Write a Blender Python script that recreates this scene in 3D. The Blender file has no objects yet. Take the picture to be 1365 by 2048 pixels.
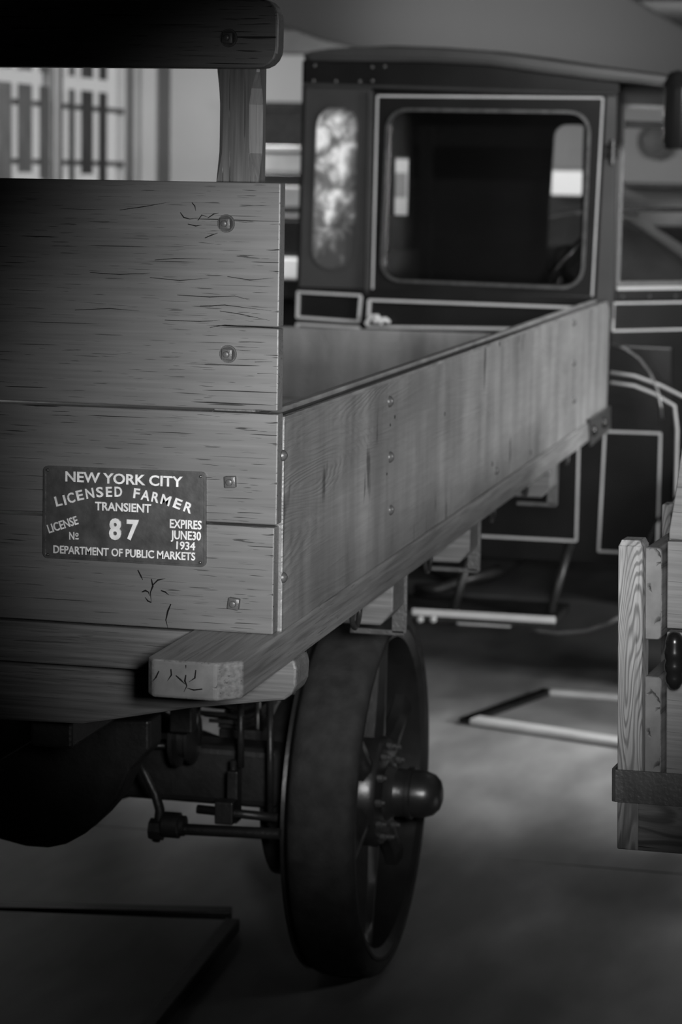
import bpy, bmesh, math, random
from mathutils import Vector, Matrix
R = math.radians
random.seed(7)
COL = bpy.context.scene.collection

# ------------------------------------------------------------------ camera
W_, H_ = 1365.0, 2048.0
FPX = 85/24*W_
CX, CY = W_/2, H_/2
def _basis():
    vy = (1870.0-CX, 370.0-CY); s = .017
    D = (vy[0]**2+vy[1]**2+FPX*FPX)/(vy[0]+s*vy[1])
    Y = Vector((vy[0], vy[1], FPX)).normalized()
    X = -Vector((vy[0]-D, vy[1]-s*D, FPX)).normalized()
    X = (X-Y*X.dot(Y)).normalized()
    return X, Y, X.cross(Y)
XC, YC, ZC = _basis()
EYE_Z = 1.84
def ray(px, py):
    v = Vector(((px-CX)/FPX, (py-CY)/FPX, 1))
    return Vector((XC.dot(v), YC.dot(v), ZC.dot(v)))
_r = ray(553, 1270)
EYE = Vector((0, 0, EYE_Z+4.03*_r.z))-4.03*_r
def at(px, py, x=None, y=None, z=None, d=None):
    """measured photo position -> world point on a known plane (used to take sizes off the photograph)"""
    r = ray(px, py)
    if x is not None: t = (x-EYE.x)/r.x
    elif y is not None: t = (y-EYE.y)/r.y
    elif z is not None: t = (z-EYE.z)/r.z
    else: t = d
    return EYE+r*t
cam_d = bpy.data.cameras.new('camera'); cam = bpy.data.objects.new('camera', cam_d); COL.objects.link(cam)
right = Vector((XC.x, YC.x, ZC.x)); up = -Vector((XC.y, YC.y, ZC.y)); back = -Vector((XC.z, YC.z, ZC.z))
m = Matrix((right, up, back)).transposed().to_4x4(); m.translation = EYE
cam.matrix_world = m
cam_d.sensor_fit = 'HORIZONTAL'; cam_d.sensor_width = 24; cam_d.lens = 85
cam_d.dof.use_dof = True; cam_d.dof.focus_distance = 4.05; cam_d.dof.aperture_fstop = 5.0
cam_d.clip_start = .05; cam_d.clip_end = 200
sc = bpy.context.scene; sc.camera = cam

# ------------------------------------------------------------------ world, exposure, lights
wd = bpy.data.worlds.new('world'); sc.world = wd; wd.use_nodes = True
bg = wd.node_tree.nodes['Background']; bg.inputs[0].default_value = (.8, .8, .8, 1); bg.inputs[1].default_value = .68
sc.view_settings.view_transform = 'Standard'; sc.view_settings.look = 'None'
sc.view_settings.gamma = 1; sc.view_settings.exposure = 0; sc.view_settings.use_curve_mapping = False

def aim(o, loc, tgt):
    o.location = loc
    o.rotation_euler = (Vector(tgt)-Vector(loc)).to_track_quat('-Z', 'Y').to_euler()
def spot(loc, tgt, power, ang, blend=.8, size=.1):
    l = bpy.data.lights.new('spot_light', 'SPOT'); l.energy = power; l.spot_size = R(ang); l.spot_blend = blend; l.shadow_soft_size = size
    o = bpy.data.objects.new('spot_light', l); COL.objects.link(o); aim(o, loc, tgt); return o
def area(loc, tgt, power, sx, sy):
    l = bpy.data.lights.new('area_light', 'AREA'); l.shape = 'RECTANGLE'; l.size = sx; l.size_y = sy; l.energy = power
    o = bpy.data.objects.new('area_light', l); COL.objects.link(o); aim(o, loc, tgt); return o
area((4.7, 2.3, 2.05), (0, 3.8, 1.3), 84, 1.5, 1.1).data.spread = R(95)             # daylight from the right of the hall
spot((.95, -2.6, 1.72), (.27, 0, 1.40), 600, 31, 1.0, .15)        # added spot on the tailgate corner; its soft edge darkens the left
spot((.6, -2.6, 2.7), (1.60, .1, 1.15), 170, 26, 1.0, .15)       # added spot to brighten the stake truck, no fixture
p_ = at(900, 1530, z=0)
spot((2.2, 4.3, 2.7), p_, 600, 32, 1.0, .3)                      # added spot making a bright pool on the floor beside the bed
area((-3.0, 8.2, 2.62), (-3.9, 12.0, 1.8), 95, 1.0, .5)          # by the window end of the hall
area((.2, 3.0, 2.70), (0, 5.4, 1.2), 30, 1.4, .3)                 # above the old cab
area((2.4, 9.3, 2.70), (2.2, 10.5, .5), 26, 2.0, 1.0)             # above the parked cars
spot((-1.6, 6.5, 2.2), (-1.1, 8.3, 2.5), 90, 62, 1.0, .2)         # added spot for a light gradient on the soffit by the cab
p_ = at(1320, 15, z=2.78)
spot((p_.x+.3, p_.y-.4, 1.9), p_, 20, 80, 1.0, .1)                 # unseen spot added to brighten the ceiling beyond the soffit

# ------------------------------------------------------------------ materials
def _mat(name):
    mt = bpy.data.materials.new(name); mt.use_nodes = True
    nt = mt.node_tree; return mt, nt, nt.nodes['Principled BSDF']
def flat(name, g, rough=.5, metal=0, spec=.5, var=.25, vs=6, bump=.0, bs=60, coat=0):
    mt, nt, p = _mat(name); N, L = nt.nodes, nt.links
    tc = N.new('ShaderNodeTexCoord'); nz = N.new('ShaderNodeTexNoise'); nz.inputs['Scale'].default_value = vs; nz.inputs['Detail'].default_value = 6
    L.new(tc.outputs['Object'], nz.inputs['Vector'])
    mr = N.new('ShaderNodeMapRange'); mr.inputs[1].default_value = .3; mr.inputs[2].default_value = .7
    mr.inputs[3].default_value = g*(1-var); mr.inputs[4].default_value = g*(1+var)
    L.new(nz.outputs['Fac'], mr.inputs[0]); L.new(mr.outputs[0], p.inputs['Base Color'])
    p.inputs['Roughness'].default_value = rough; p.inputs['Metallic'].default_value = metal
    p.inputs['Specular IOR Level'].default_value = spec; p.inputs['Coat Weight'].default_value = coat
    if bump:
        n2 = N.new('ShaderNodeTexNoise'); n2.inputs['Scale'].default_value = bs; n2.inputs['Detail'].default_value = 4
        L.new(tc.outputs['Object'], n2.inputs['Vector'])
        b = N.new('ShaderNodeBump'); b.inputs['Strength'].default_value = bump; b.inputs['Distance'].default_value = .002
        L.new(n2.outputs['Fac'], b.inputs['Height']); L.new(b.outputs[0], p.inputs['Normal'])
    return mt
def wood(name, g, axis='x', rough=.5, cracks=.5, rings=.0, streak=.35, bare=False, spec=.5, fine=1.0, ringscale=1.0, ringdist=9, endx=0, drips=False):
    """painted or bare timber; grain runs along axis"""
    mt, nt, p = _mat(name); N, L = nt.nodes, nt.links
    tc = N.new('ShaderNodeTexCoord')
    def mapped(al, ac, off=0):
        mp = N.new('ShaderNodeMapping'); s = [ac, ac, ac]; s['xyz'.index(axis)] = al
        mp.inputs['Scale'].default_value = s; mp.inputs['Location'].default_value = (off, off*.7, off*1.3)
        L.new(tc.outputs['Object'], mp.inputs['Vector']); return mp.outputs[0]
    def noise(vec, detail=4, rgh=.55, dist=0):
        n = N.new('ShaderNodeTexNoise'); n.inputs['Scale'].default_value = 1; n.inputs['Detail'].default_value = detail
        n.inputs['Roughness'].default_value = rgh; n.inputs['Distortion'].default_value = dist
        L.new(vec, n.inputs['Vector']); return n.outputs['Fac']
    def rng(v, a, b, c, d):
        r = N.new('ShaderNodeMapRange'); r.inputs[1].default_value = a; r.inputs[2].default_value = b
        r.inputs[3].default_value = c; r.inputs[4].default_value = d; L.new(v, r.inputs[0]); return r.outputs[0]
    def mth(op, a, b):
        q = N.new('ShaderNodeMath'); q.operation = op
        for i, v in enumerate((a, b)):
            if isinstance(v, (int, float)): q.inputs[i].default_value = v
            else: L.new(v, q.inputs[i])
        return q.outputs[0]
    st = noise(mapped(5, 150*fine), 5)
    big = noise(mapped(2.2, 5, 3), 3)
    ck = noise(mapped(16, 430*fine, 7), 2, .4, .15)
    mask = rng(noise(mapped(2.0, 9, 11), 3), .42, .62, 0, 1)
    if endx:      # checks gather towards the sawn end
        sx_ = N.new('ShaderNodeSeparateXYZ'); L.new(tc.outputs['Object'], sx_.inputs[0])
        mask = mth('MAXIMUM', mask, rng(sx_.outputs[0], endx, .9, 0, 1))
    ckm = mth('MULTIPLY', rng(ck, .655, .70, 0, 1), mth('MULTIPLY', mask, cracks))
    ckm2 = mth('MULTIPLY', rng(noise(mapped(5.5, 300*fine, 21), 2, .3, .25), .70, .73, 0, 1), min(1, cracks*1.3))
    ck_all = mth('MAXIMUM', ckm, ckm2)
    col = mth('MULTIPLY', rng(st, .3, .7, g*(1-streak), g*(1+streak)), rng(big, .3, .7, .8, 1.2))
    hgt = mth('ADD', mth('MULTIPLY', st, .25), mth('MULTIPLY', ck_all, -1.6))
    if rings:
        # growth rings: contour lines of a stretched noise field
        nf = mth('ADD', noise(mapped(1.1*ringscale, 6.5*ringscale, 5), 1.5, .4, .3), mth('MULTIPLY', st, .03))
        wv = mth('MULTIPLY', mth('ADD', mth('SINE', mth('MULTIPLY', nf, ringdist*6.283), 0), 1), .5)
        hgt = mth('ADD', hgt, mth('MULTIPLY', mth('MULTIPLY', wv, rings), rng(noise(mapped(1.6, 3.5, 31), 2), .38, .6, .15, 1)))
        if bare: col = mth('MULTIPLY', col, rng(mth('MULTIPLY', wv, rng(st, .35, .65, .6, 1)), .35, .85, 1.2, .5))
    if drips:     # runs and stains down the painted face
        mp = N.new('ShaderNodeMapping'); mp.inputs['Scale'].default_value = (9, 9, 1.6); L.new(tc.outputs['Object'], mp.inputs['Vector'])
        col = mth('MULTIPLY', col, rng(noise(mp.outputs[0], 4, .6), .35, .65, .72, 1.15))
        mp = N.new('ShaderNodeMapping'); mp.inputs['Scale'].default_value = (16, 16, 5); mp.inputs['Location'].default_value = (3, 1, 2); L.new(tc.outputs['Object'], mp.inputs['Vector'])
        col = mth('MULTIPLY', col, rng(noise(mp.outputs[0], 2, .5), .68, .74, 1, .4))
    col = mth('MULTIPLY', col, rng(ck_all, 0, 1, 1, .06))
    L.new(col, p.inputs['Base Color'])
    b = N.new('ShaderNodeBump'); b.inputs['Strength'].default_value = .55; b.inputs['Distance'].default_value = .0014
    L.new(hgt, b.inputs['Height']); L.new(b.outputs[0], p.inputs['Normal'])
    p.inputs['Roughness'].default_value = rough; p.inputs['Specular IOR Level'].default_value = spec
    return mt
M = {}
M['tail'] = wood('tailgate_paint', .13, 'x', .42, 1.0, .35, .12, ringscale=1.0, ringdist=22, endx=.55)
M['tail_z'] = wood('stake_paint', .12, 'z', .42, .5, .2)
M['side'] = wood('side_board_paint', .2, 'y', .42, .04, 1.0, .10, ringscale=.9, ringdist=34, drips=True)
M['sill'] = wood('sill_paint', .17, 'y', .42, .35, .3)
M['cross'] = wood('cross_timber_paint', .12, 'x', .45, .4, .3)
M['oak_z'] = wood('weathered_oak_upright', .19, 'z', .6, .25, .5, .25, True, .3, 1, 2.4, 26)
M['oak_y'] = wood('weathered_oak_rail', .11, 'y', .6, .3, .6, .25, True, .3)
M['oak_x'] = wood('weathered_oak_board', .14, 'x', .55, .3, .4, .25, False, .4)
M['oak_sill'] = wood('weathered_oak_sill', .11, 'x', .65, .6, .7, .3, True, .3, .7, 1.8, 14)
def endgrain():
    mt, nt, p = _mat('sawn_end_grain'); N, L = nt.nodes, nt.links
    tc = N.new('ShaderNodeTexCoord')
    nz = N.new('ShaderNodeTexNoise'); nz.inputs['Scale'].default_value = 30; nz.inputs['Detail'].default_value = 6; L.new(tc.outputs['Object'], nz.inputs[0])
    wp = N.new('ShaderNodeVectorMath'); wp.operation = 'MULTIPLY_ADD'; wp.inputs[1].default_value = (.03, .03, .03)
    L.new(nz.outputs['Color'], wp.inputs[0]); L.new(tc.outputs['Object'], wp.inputs[2])
    vo = N.new('ShaderNodeTexVoronoi'); vo.feature = 'DISTANCE_TO_EDGE'; vo.inputs['Scale'].default_value = 22; L.new(wp.outputs[0], vo.inputs['Vector'])
    n2 = N.new('ShaderNodeTexNoise'); n2.inputs['Scale'].default_value = 17; L.new(tc.outputs['Object'], n2.inputs[0])
    a = N.new('ShaderNodeMapRange'); a.inputs[1].default_value = 0; a.inputs[2].default_value = .05; L.new(vo.outputs['Distance'], a.inputs[0])
    b = N.new('ShaderNodeMapRange'); b.inputs[1].default_value = .42; b.inputs[2].default_value = .47; L.new(n2.outputs['Fac'], b.inputs[0])
    mx = N.new('ShaderNodeMath'); mx.operation = 'MAXIMUM'; L.new(a.outputs[0], mx.inputs[0]); L.new(b.outputs[0], mx.inputs[1])
    c = N.new('ShaderNodeMapRange'); c.inputs[1].default_value = .3; c.inputs[2].default_value = .7; c.inputs[3].default_value = .09; c.inputs[4].default_value = .15; L.new(nz.outputs['Fac'], c.inputs[0])
    d = N.new('ShaderNodeMapRange'); d.inputs[3].default_value = .1; d.inputs[4].default_value = 1; L.new(mx.outputs[0], d.inputs[0])
    q = N.new('ShaderNodeMath'); q.operation = 'MULTIPLY'; L.new(c.outputs[0], q.inputs[0]); L.new(d.outputs[0], q.inputs[1]); L.new(q.outputs[0], p.inputs['Base Color'])
    bu = N.new('ShaderNodeBump'); bu.inputs['Strength'].default_value = .6; bu.inputs['Distance'].default_value = .003; L.new(mx.outputs[0], bu.inputs['Height']); L.new(bu.outputs[0], p.inputs['Normal'])
    p.inputs['Roughness'].default_value = .6; return mt
M['end'] = endgrain()
M['bolt'] = flat('painted_bolt', .07, .38, 0, .6, .2, 30, .4, 150)
M['iron'] = flat('painted_iron', .06, .38, .0, .6, .3, 20, .5, 150)
M['black'] = flat('black_enamel', .008, .25, 0, .4, .3, 5)
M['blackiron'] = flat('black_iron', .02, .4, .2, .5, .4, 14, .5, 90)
M['rivet'] = flat('worn_steel', .12, .3, .7, .5, .3, 40)
M['roofblack'] = flat('black_roof_cloth', .03, .35, 0, .6, .2, 5)
M['cabgrey'] = flat('dark_grey_enamel', .035, .35, 0, .5, .2, 5)
M['stripe'] = flat('pinstripe_paint', .4, .45, var=.12)
M['rubber'] = flat('solid_rubber', .028, .8, 0, .25, .3, 25, .6, 120)
M['wheel'] = flat('wheel_paint', .016, .33, 0, .6, .3, 12, .3, 60)
M['floor'] = None
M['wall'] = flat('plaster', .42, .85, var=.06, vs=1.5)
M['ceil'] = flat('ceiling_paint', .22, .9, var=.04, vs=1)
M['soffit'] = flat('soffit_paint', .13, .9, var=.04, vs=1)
M['darkwall'] = flat('darkened_hall_wall', .05, .9, var=.1, vs=1)  # unseen walls darkened to cut bounced light on the tailgate
M['trim'] = flat('window_trim_paint', .35, .5, var=.06)
M['casing'] = flat('window_casing_paint', .16, .6, var=.05)
M['darktrim'] = flat('dark_trim_paint', .08, .5)
M['tray'] = flat('galvanised_sheet', .55, .4, .1, var=.15)
M['trayin'] = flat('tray_floor', .16, .5, var=.4, vs=3)
M['chrome'] = flat('chrome', .7, .12, 1, var=.05)
M['car_dark'] = flat('dark_car_paint', .03, .2, 0, .6, coat=.5)
M['car_mid'] = flat('grey_car_paint', .13, .2, 0, .6, coat=.5)
M['roof_highlight'] = flat('roof_highlight_paint', .45, .25, 0, .6, coat=.5)  # the sedan's roof highlight put into a pale base colour
M['cloth'] = flat('dark_curtain', .03, .8)
M['plate'] = flat('plate_enamel', .12, .36, .55, .7, .3, 30, 1.0, 26, .3)
M['letter'] = flat('plate_letter_paint', .7, .35, 0, .5, .2, 60)
M['paper'] = flat('white_card', .8, .7, var=.04)
M['foliage'] = flat('foliage', .05, .8, var=.6, vs=9)
def glass(name, rough=.02, a=.1):
    mt = bpy.data.materials.new(name); mt.use_nodes = True; nt = mt.node_tree; N, L = nt.nodes, nt.links
    N.remove(N['Principled BSDF']); t = N.new('ShaderNodeBsdfTransparent'); g = N.new('ShaderNodeBsdfGlossy')
    g.inputs['Roughness'].default_value = rough; mx = N.new('ShaderNodeMixShader'); mx.inputs[0].default_value = a
    t.inputs[0].default_value = (.93, .93, .93, 1)
    L.new(t.outputs[0], mx.inputs[1]); L.new(g.outputs[0], mx.inputs[2]); L.new(mx.outputs[0], N['Material Output'].inputs[0])
    return mt
M['glass'] = glass('window_glass')
def floor_mat():
    mt, nt, p = _mat('polished_concrete'); N, L = nt.nodes, nt.links
    tc = N.new('ShaderNodeTexCoord')
    def nz(s, d, sc_=(1, 1, 1)):
        mp = N.new('ShaderNodeMapping'); mp.inputs['Scale'].default_value = sc_; L.new(tc.outputs['Object'], mp.inputs[0])
        n = N.new('ShaderNodeTexNoise'); n.inputs['Scale'].default_value = s; n.inputs['Detail'].default_value = d; L.new(mp.outputs[0], n.inputs['Vector']); return n.outputs['Fac']
    r = N.new('ShaderNodeMapRange'); r.inputs[1].default_value = .3; r.inputs[2].default_value = .7; r.inputs[3].default_value = .6; r.inputs[4].default_value = 1.4
    L.new(nz(1.6, 8, (1, .5, 1)), r.inputs[0])
    r2 = N.new('ShaderNodeMapRange'); r2.inputs[1].default_value = .35; r2.inputs[2].default_value = .75; r2.inputs[3].default_value = .17; r2.inputs[4].default_value = .28
    L.new(nz(7, 6, (1, .35, 1)), r2.inputs[0])
    q = N.new('ShaderNodeMath'); q.operation = 'MULTIPLY'; L.new(r.outputs[0], q.inputs[0]); L.new(r2.outputs[0], q.inputs[1])
    L.new(q.outputs[0], p.inputs['Base Color']); p.inputs['Roughness'].default_value = .42; p.inputs['Specular IOR Level'].default_value = .45
    return mt
M['floor'] = floor_mat()
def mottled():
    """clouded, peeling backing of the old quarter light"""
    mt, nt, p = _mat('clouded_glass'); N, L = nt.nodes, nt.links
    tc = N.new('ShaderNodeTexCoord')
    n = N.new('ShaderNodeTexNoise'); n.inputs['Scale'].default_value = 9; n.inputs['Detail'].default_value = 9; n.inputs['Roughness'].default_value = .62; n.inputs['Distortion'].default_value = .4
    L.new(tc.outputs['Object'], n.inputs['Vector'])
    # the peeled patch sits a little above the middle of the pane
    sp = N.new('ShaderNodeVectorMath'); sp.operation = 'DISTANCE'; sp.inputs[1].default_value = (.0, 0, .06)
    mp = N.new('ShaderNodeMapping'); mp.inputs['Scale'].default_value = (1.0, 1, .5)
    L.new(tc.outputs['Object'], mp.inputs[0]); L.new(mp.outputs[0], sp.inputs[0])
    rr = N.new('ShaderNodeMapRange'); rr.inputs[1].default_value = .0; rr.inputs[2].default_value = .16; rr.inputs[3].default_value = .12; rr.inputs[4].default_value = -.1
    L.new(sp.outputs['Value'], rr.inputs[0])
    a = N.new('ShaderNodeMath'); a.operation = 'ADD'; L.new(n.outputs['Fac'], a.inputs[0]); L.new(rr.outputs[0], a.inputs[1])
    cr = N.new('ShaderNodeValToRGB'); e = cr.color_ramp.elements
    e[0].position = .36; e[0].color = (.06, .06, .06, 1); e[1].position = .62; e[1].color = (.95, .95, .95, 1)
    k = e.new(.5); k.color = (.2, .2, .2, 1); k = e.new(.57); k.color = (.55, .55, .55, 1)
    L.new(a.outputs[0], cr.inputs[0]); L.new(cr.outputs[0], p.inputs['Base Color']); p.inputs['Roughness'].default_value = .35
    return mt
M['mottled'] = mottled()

# ------------------------------------------------------------------ building helpers
def wm(o):
    m_ = o.matrix_basis.copy(); q = o.parent
    while q: m_ = q.matrix_basis @ m_; q = q.parent
    return m_
def thing(name, label, cat, loc=(0, 0, 0), rz=0, group=None):
    o = bpy.data.objects.new(name, None); COL.objects.link(o); o.empty_display_size = .2
    o.location = loc; o.rotation_euler = (0, 0, rz); o.rotation_mode = 'XYZ'
    o['label'] = label; o['category'] = cat
    if group: o['group'] = group
    return o
def put(name, bm, mat, parent=None, xf=None, smooth=False, label=None, kind=None, cat=None, end=None):
    """link a bmesh given in world space (or in xf's space) as one object with its origin at its own centre"""
    if end:
        bm.normal_update()
        for f in bm.faces:
            if abs(f.normal['xyz'.index(end)]) > .9: f.material_index = 1
    if xf is not None: bm.transform(xf)
    if parent is not None: bm.transform(wm(parent).inverted())
    bmesh.ops.recalc_face_normals(bm, faces=bm.faces)
    if len(bm.verts):
        lo = Vector([min(v.co[i] for v in bm.verts) for i in range(3)]); hi = Vector([max(v.co[i] for v in bm.verts) for i in range(3)])
        c = (lo+hi)/2
    else: c = Vector()
    bm.transform(Matrix.Translation(-c))
    me = bpy.data.meshes.new(name); bm.to_mesh(me); bm.free()
    me.materials.append(mat)
    if end: me.materials.append(M['end'])
    if smooth:
        for pl in me.polygons: pl.use_smooth = True
        if smooth == 'auto': me.set_sharp_from_angle(angle=R(40))
    o = bpy.data.objects.new(name, me); COL.objects.link(o); o.location = c
    if parent is not None: o.parent = parent
    if label: o['label'] = label
    if cat: o['category'] = cat
    if kind: o['kind'] = kind
    return o
def bevel(bm, w, seg=2):
    if w: bmesh.ops.bevel(bm, geom=[e for e in bm.edges if len(e.link_faces) == 2 and e.calc_face_angle(0) > .5], offset=w, segments=seg, affect='EDGES', profile=.5)
    return bm
def box(a, b, bv=0, bm=None, seg=2):
    n = bmesh.new(); a, b = Vector(a), Vector(b)
    bmesh.ops.create_cube(n, size=1)
    for v in n.verts: v.co = Vector([(a[i]+b[i])/2+v.co[i]*abs(b[i]-a[i]) for i in range(3)])
    bevel(n, bv, seg); return merge(bm, n)
def merge(bm, n):
    if bm is None: return n
    me = bpy.data.meshes.new('tmp'); n.to_mesh(me); n.free(); bm.from_mesh(me); bpy.data.meshes.remove(me); return bm
def prism(pts, ax, t0, t1, bv=0, bm=None, seg=2):
    """extrude polygon pts (3D points) along axis ax from t0 to t1"""
    n = bmesh.new(); i = 'xyz'.index(ax); A = []; B = []
    for p in pts:
        q = Vector(p); q[i] = t0; A.append(n.verts.new(q)); q = Vector(p); q[i] = t1; B.append(n.verts.new(q))
    n.faces.new(A); n.faces.new(B[::-1]); k = len(pts)
    for j in range(k): n.faces.new((A[j], A[(j+1) % k], B[(j+1) % k], B[j]))
    bmesh.ops.recalc_face_normals(n, faces=n.faces)
    bevel(n, bv, seg); return merge(bm, n)
def tube(pts, r, bm=None, n=10, closed=False, cap=True):
    m_ = bmesh.new(); P = [Vector(p) for p in pts]; rs = r if isinstance(r, (list, tuple)) else [r]*len(P)
    rings = []; prev = None; K = len(P)
    for i, p in enumerate(P):
        if closed: t = (P[(i+1) % K]-P[i-1]).normalized()
        else: t = (P[min(i+1, K-1)]-P[max(i-1, 0)]).normalized()
        if prev is None:
            u = t.orthogonal().normalized()
        else:
            u = prev-t*prev.dot(t); u.normalize()
        prev = u; w = t.cross(u)
        rings.append([m_.verts.new(p+(u*math.cos(2*math.pi*j/n)+w*math.sin(2*math.pi*j/n))*rs[i]) for j in range(n)])
    for i in range(K if closed else K-1):
        a, b = rings[i], rings[(i+1) % K]
        for j in range(n): m_.faces.new((a[j], a[(j+1) % n], b[(j+1) % n], b[j]))
    if cap and not closed: m_.faces.new(rings[0][::-1]); m_.faces.new(rings[-1])
    return merge(bm, m_)
def lathe(prof, c, ax='x', n=48, bm=None, a0=0, a1=2*math.pi):
    """prof: (offset along axis, radius); closed ring of revolution around c"""
    m_ = bmesh.new(); rings = []; full = abs(a1-a0-2*math.pi) < 1e-6
    cnt = n if full else n+1
    for j in range(cnt):
        t = a0+(a1-a0)*j/n; cs, sn = math.cos(t), math.sin(t); ring = []
        for (u, r) in prof:
            v = {'x': (u, r*cs, r*sn), 'y': (r*cs, u, r*sn), 'z': (r*cs, r*sn, u)}[ax]
            ring.append(m_.verts.new(Vector(c)+Vector(v)))
        rings.append(ring)
    for j in range(n if full else n):
        a, b = rings[j], rings[(j+1) % cnt]
        for i in range(len(prof)-1): m_.faces.new((a[i], a[i+1], b[i+1], b[i]))
    bmesh.ops.remove_doubles(m_, verts=m_.verts, dist=1e-5)
    return merge(bm, m_)
def rquad(c, r, n=6):
    """rounded outline of 4 corner points (world Vectors, in order)"""
    out = []
    rr = r if isinstance(r, (list, tuple)) else [r]*4
    for i in range(4):
        p = Vector(c[i]); a = (Vector(c[i-1])-p).normalized(); b = (Vector(c[(i+1) % 4])-p).normalized()
        s, e = p+a*rr[i], p+b*rr[i]
        for k in range(n+1):
            t = k/n; out.append((s*(1-t)**2+p*2*t*(1-t)*.8+e*t*t)/((1-t)**2+1.6*t*(1-t)+t*t) if rr[i] else p.copy())
    return out
def ring_prism(outer, inner, ax, t0, t1, bm=None, bv=0):
    n = bmesh.new(); i = 'xyz'.index(ax); k = len(outer)
    def row(pts, t):
        r = []
        for p in pts: q = Vector(p); q[i] = t; r.append(n.verts.new(q))
        return r
    a, b, c, d = row(outer, t0), row(inner, t0), row(outer, t1), row(inner, t1)
    for j in range(k):
        l = (j+1) % k
        n.faces.new((a[j], a[l], b[l], b[j])); n.faces.new((c[j], d[j], d[l], c[l]))
        n.faces.new((a[j], c[j], c[l], a[l])); n.faces.new((b[j], b[l], d[l], d[j]))
    bevel(n, bv, 1)
    return merge(bm, n)
def quad_frame(c, w, r, ax, t0, t1, bm=None, n=6):
    """a thin picture-frame line of width w along a rounded quad"""
    o = rquad(c, r, n); cen = sum((Vector(p) for p in c), Vector())/4
    ci = [Vector(p) for p in c]; inn = []
    for i in range(4):
        p = ci[i]; a = (ci[i-1]-p).normalized(); b = (ci[(i+1) % 4]-p).normalized(); inn.append(p+a*w+b*w)
    return ring_prism(o, rquad(inn, max(r-w, 0.0001) if not isinstance(r, (list, tuple)) else [max(q-w, .0001) for q in r], n), ax, t0, t1, bm)
def grid_surface(rows, bm=None, thick=0, close=False):
    n = bmesh.new(); V = [[n.verts.new(p) for p in r] for r in rows]
    for i in range(len(V)-1):
        for j in range(len(V[0])-(0 if close else 1)):
            n.faces.new((V[i][j], V[i][(j+1) % len(V[0])], V[i+1][(j+1) % len(V[0])], V[i+1][j]))
    if thick:
        bmesh.ops.recalc_face_normals(n, faces=n.faces)
        bmesh.ops.solidify(n, geom=n.faces[:], thickness=thick)
    return merge(bm, n)
def text_bm(body, p0, p1, cap, depth=.0016, bold=.0, plane_y=0, squash=None):
    """lettering whose baseline runs from p0 to p1 in an XZ plane, cap height given, standing proud towards -Y"""
    cu = bpy.data.curves.new('lettering', 'FONT'); cu.body = body; cu.size = 1; cu.extrude = .05; cu.offset = bold; cu.resolution_u = 3
    o = bpy.data.objects.new('tmp', cu); COL.objects.link(o)
    dg = bpy.context.evaluated_depsgraph_get(); me = bpy.data.meshes.new_from_object(o.evaluated_get(dg))
    bpy.data.objects.remove(o); bm = bmesh.new(); bm.from_mesh(me); bpy.data.meshes.remove(me); bpy.data.curves.remove(cu)
    xs = [v.co.x for v in bm.verts]; x0, x1 = min(xs), max(xs); ch = .69
    for v in bm.verts: v.co.z = 1 if v.co.z > 0 else 0
    d = Vector(p1)-Vector(p0); Lh = math.hypot(d.x, d.z); ux, uz = d.x/Lh, d.z/Lh
    for v in bm.verts:
        a = (v.co.x-x0)/(x1-x0)*Lh; b = v.co.y/ch*cap; t = v.co.z
        v.co = Vector((p0.x+ux*a-uz*b, plane_y-depth*t, p0.z+uz*a+ux*b))
    return bm

# ------------------------------------------------------------------ the hall
# floor: large slabs with a recessed joint between them
fb = bmesh.new()
YB = at(337, 250, x=-4).y
ys = [-5.2, -2.2, at(1000, 1718, z=0).y, 6.6, 9.6, YB]; xs = [-4.0, -1.72, 1.9, 5.0]
for j in range(len(ys)-1):
    for i in range(len(xs)-1):
        box((xs[i]+.004, ys[j]+.004, -.1), (xs[i+1]-.004, ys[j+1]-.004, 0), 0, fb)
box((-4, -5.2, -.12), (5, YB, -.014), 0, fb)
put('floor', fb, M['floor'], kind='structure', label='polished concrete floor with dark joints between slabs')
CEIL = 2.78
put('ceiling', box((-4.2, -5.4, CEIL), (5.2, YB+.2, CEIL+.12)), M['ceil'], kind='structure')
put('wall_back', box((-4.2, YB, 0), (5.2, YB+.2, CEIL)), M['wall'], kind='structure')
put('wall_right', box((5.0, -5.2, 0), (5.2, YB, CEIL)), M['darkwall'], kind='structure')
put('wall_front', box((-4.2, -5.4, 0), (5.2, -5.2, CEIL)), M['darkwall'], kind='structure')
# left wall with the window opening
wy0, wy1, wz0, wz1 = 7.6, at(312, 250, x=-4).y, 1.25, 2.62
lw = bmesh.new()
for a, b in (((-4.25, -5.4, 0), (-4, wy0, CEIL)), ((-4.25, wy1, 0), (-4, YB+.2, CEIL)), ((-4.25, wy0, 0), (-4, wy1, wz0)), ((-4.25, wy0, wz1), (-4, wy1, CEIL))):
    box(a, b, 0, lw)
put('wall_left', lw, M['wall'], kind='structure')
win = thing('window_1', 'tall gridded window with hanging strips of curtain, left of the stake', 'window', (-4.1, (wy0+wy1)/2, wz0))
win['kind'] = 'structure'
put('window_frame', ring_prism([(-4.2, wy0, wz0), (-4.2, wy1, wz0), (-4.2, wy1, wz1), (-4.2, wy0, wz1)],
    [(-4.2, wy0+.07, wz0+.07), (-4.2, wy1-.07, wz0+.07), (-4.2, wy1-.07, wz1-.07), (-4.2, wy0+.07, wz1-.07)], 'x', -4.2, -4.1), M['trim'], win)
wyp = lambda px: at(px, 250, x=-4.13).y
wzp = lambda py: at(130, py, x=-4.13).z
for a_, b_, mt_ in ((103, 110, 'darktrim'), (110, 118, 'trim'), (118, 126, 'darktrim'), (250, 258, 'trim'), (258, 266, 'darktrim'), (266, 272, 'trim'), (-190, -175, 'trim')):
    put('mullion', box((-4.19, wyp(a_), wz0+.07), (-4.13, wyp(b_), wz1-.07), .004), M[mt_], win)
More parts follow.
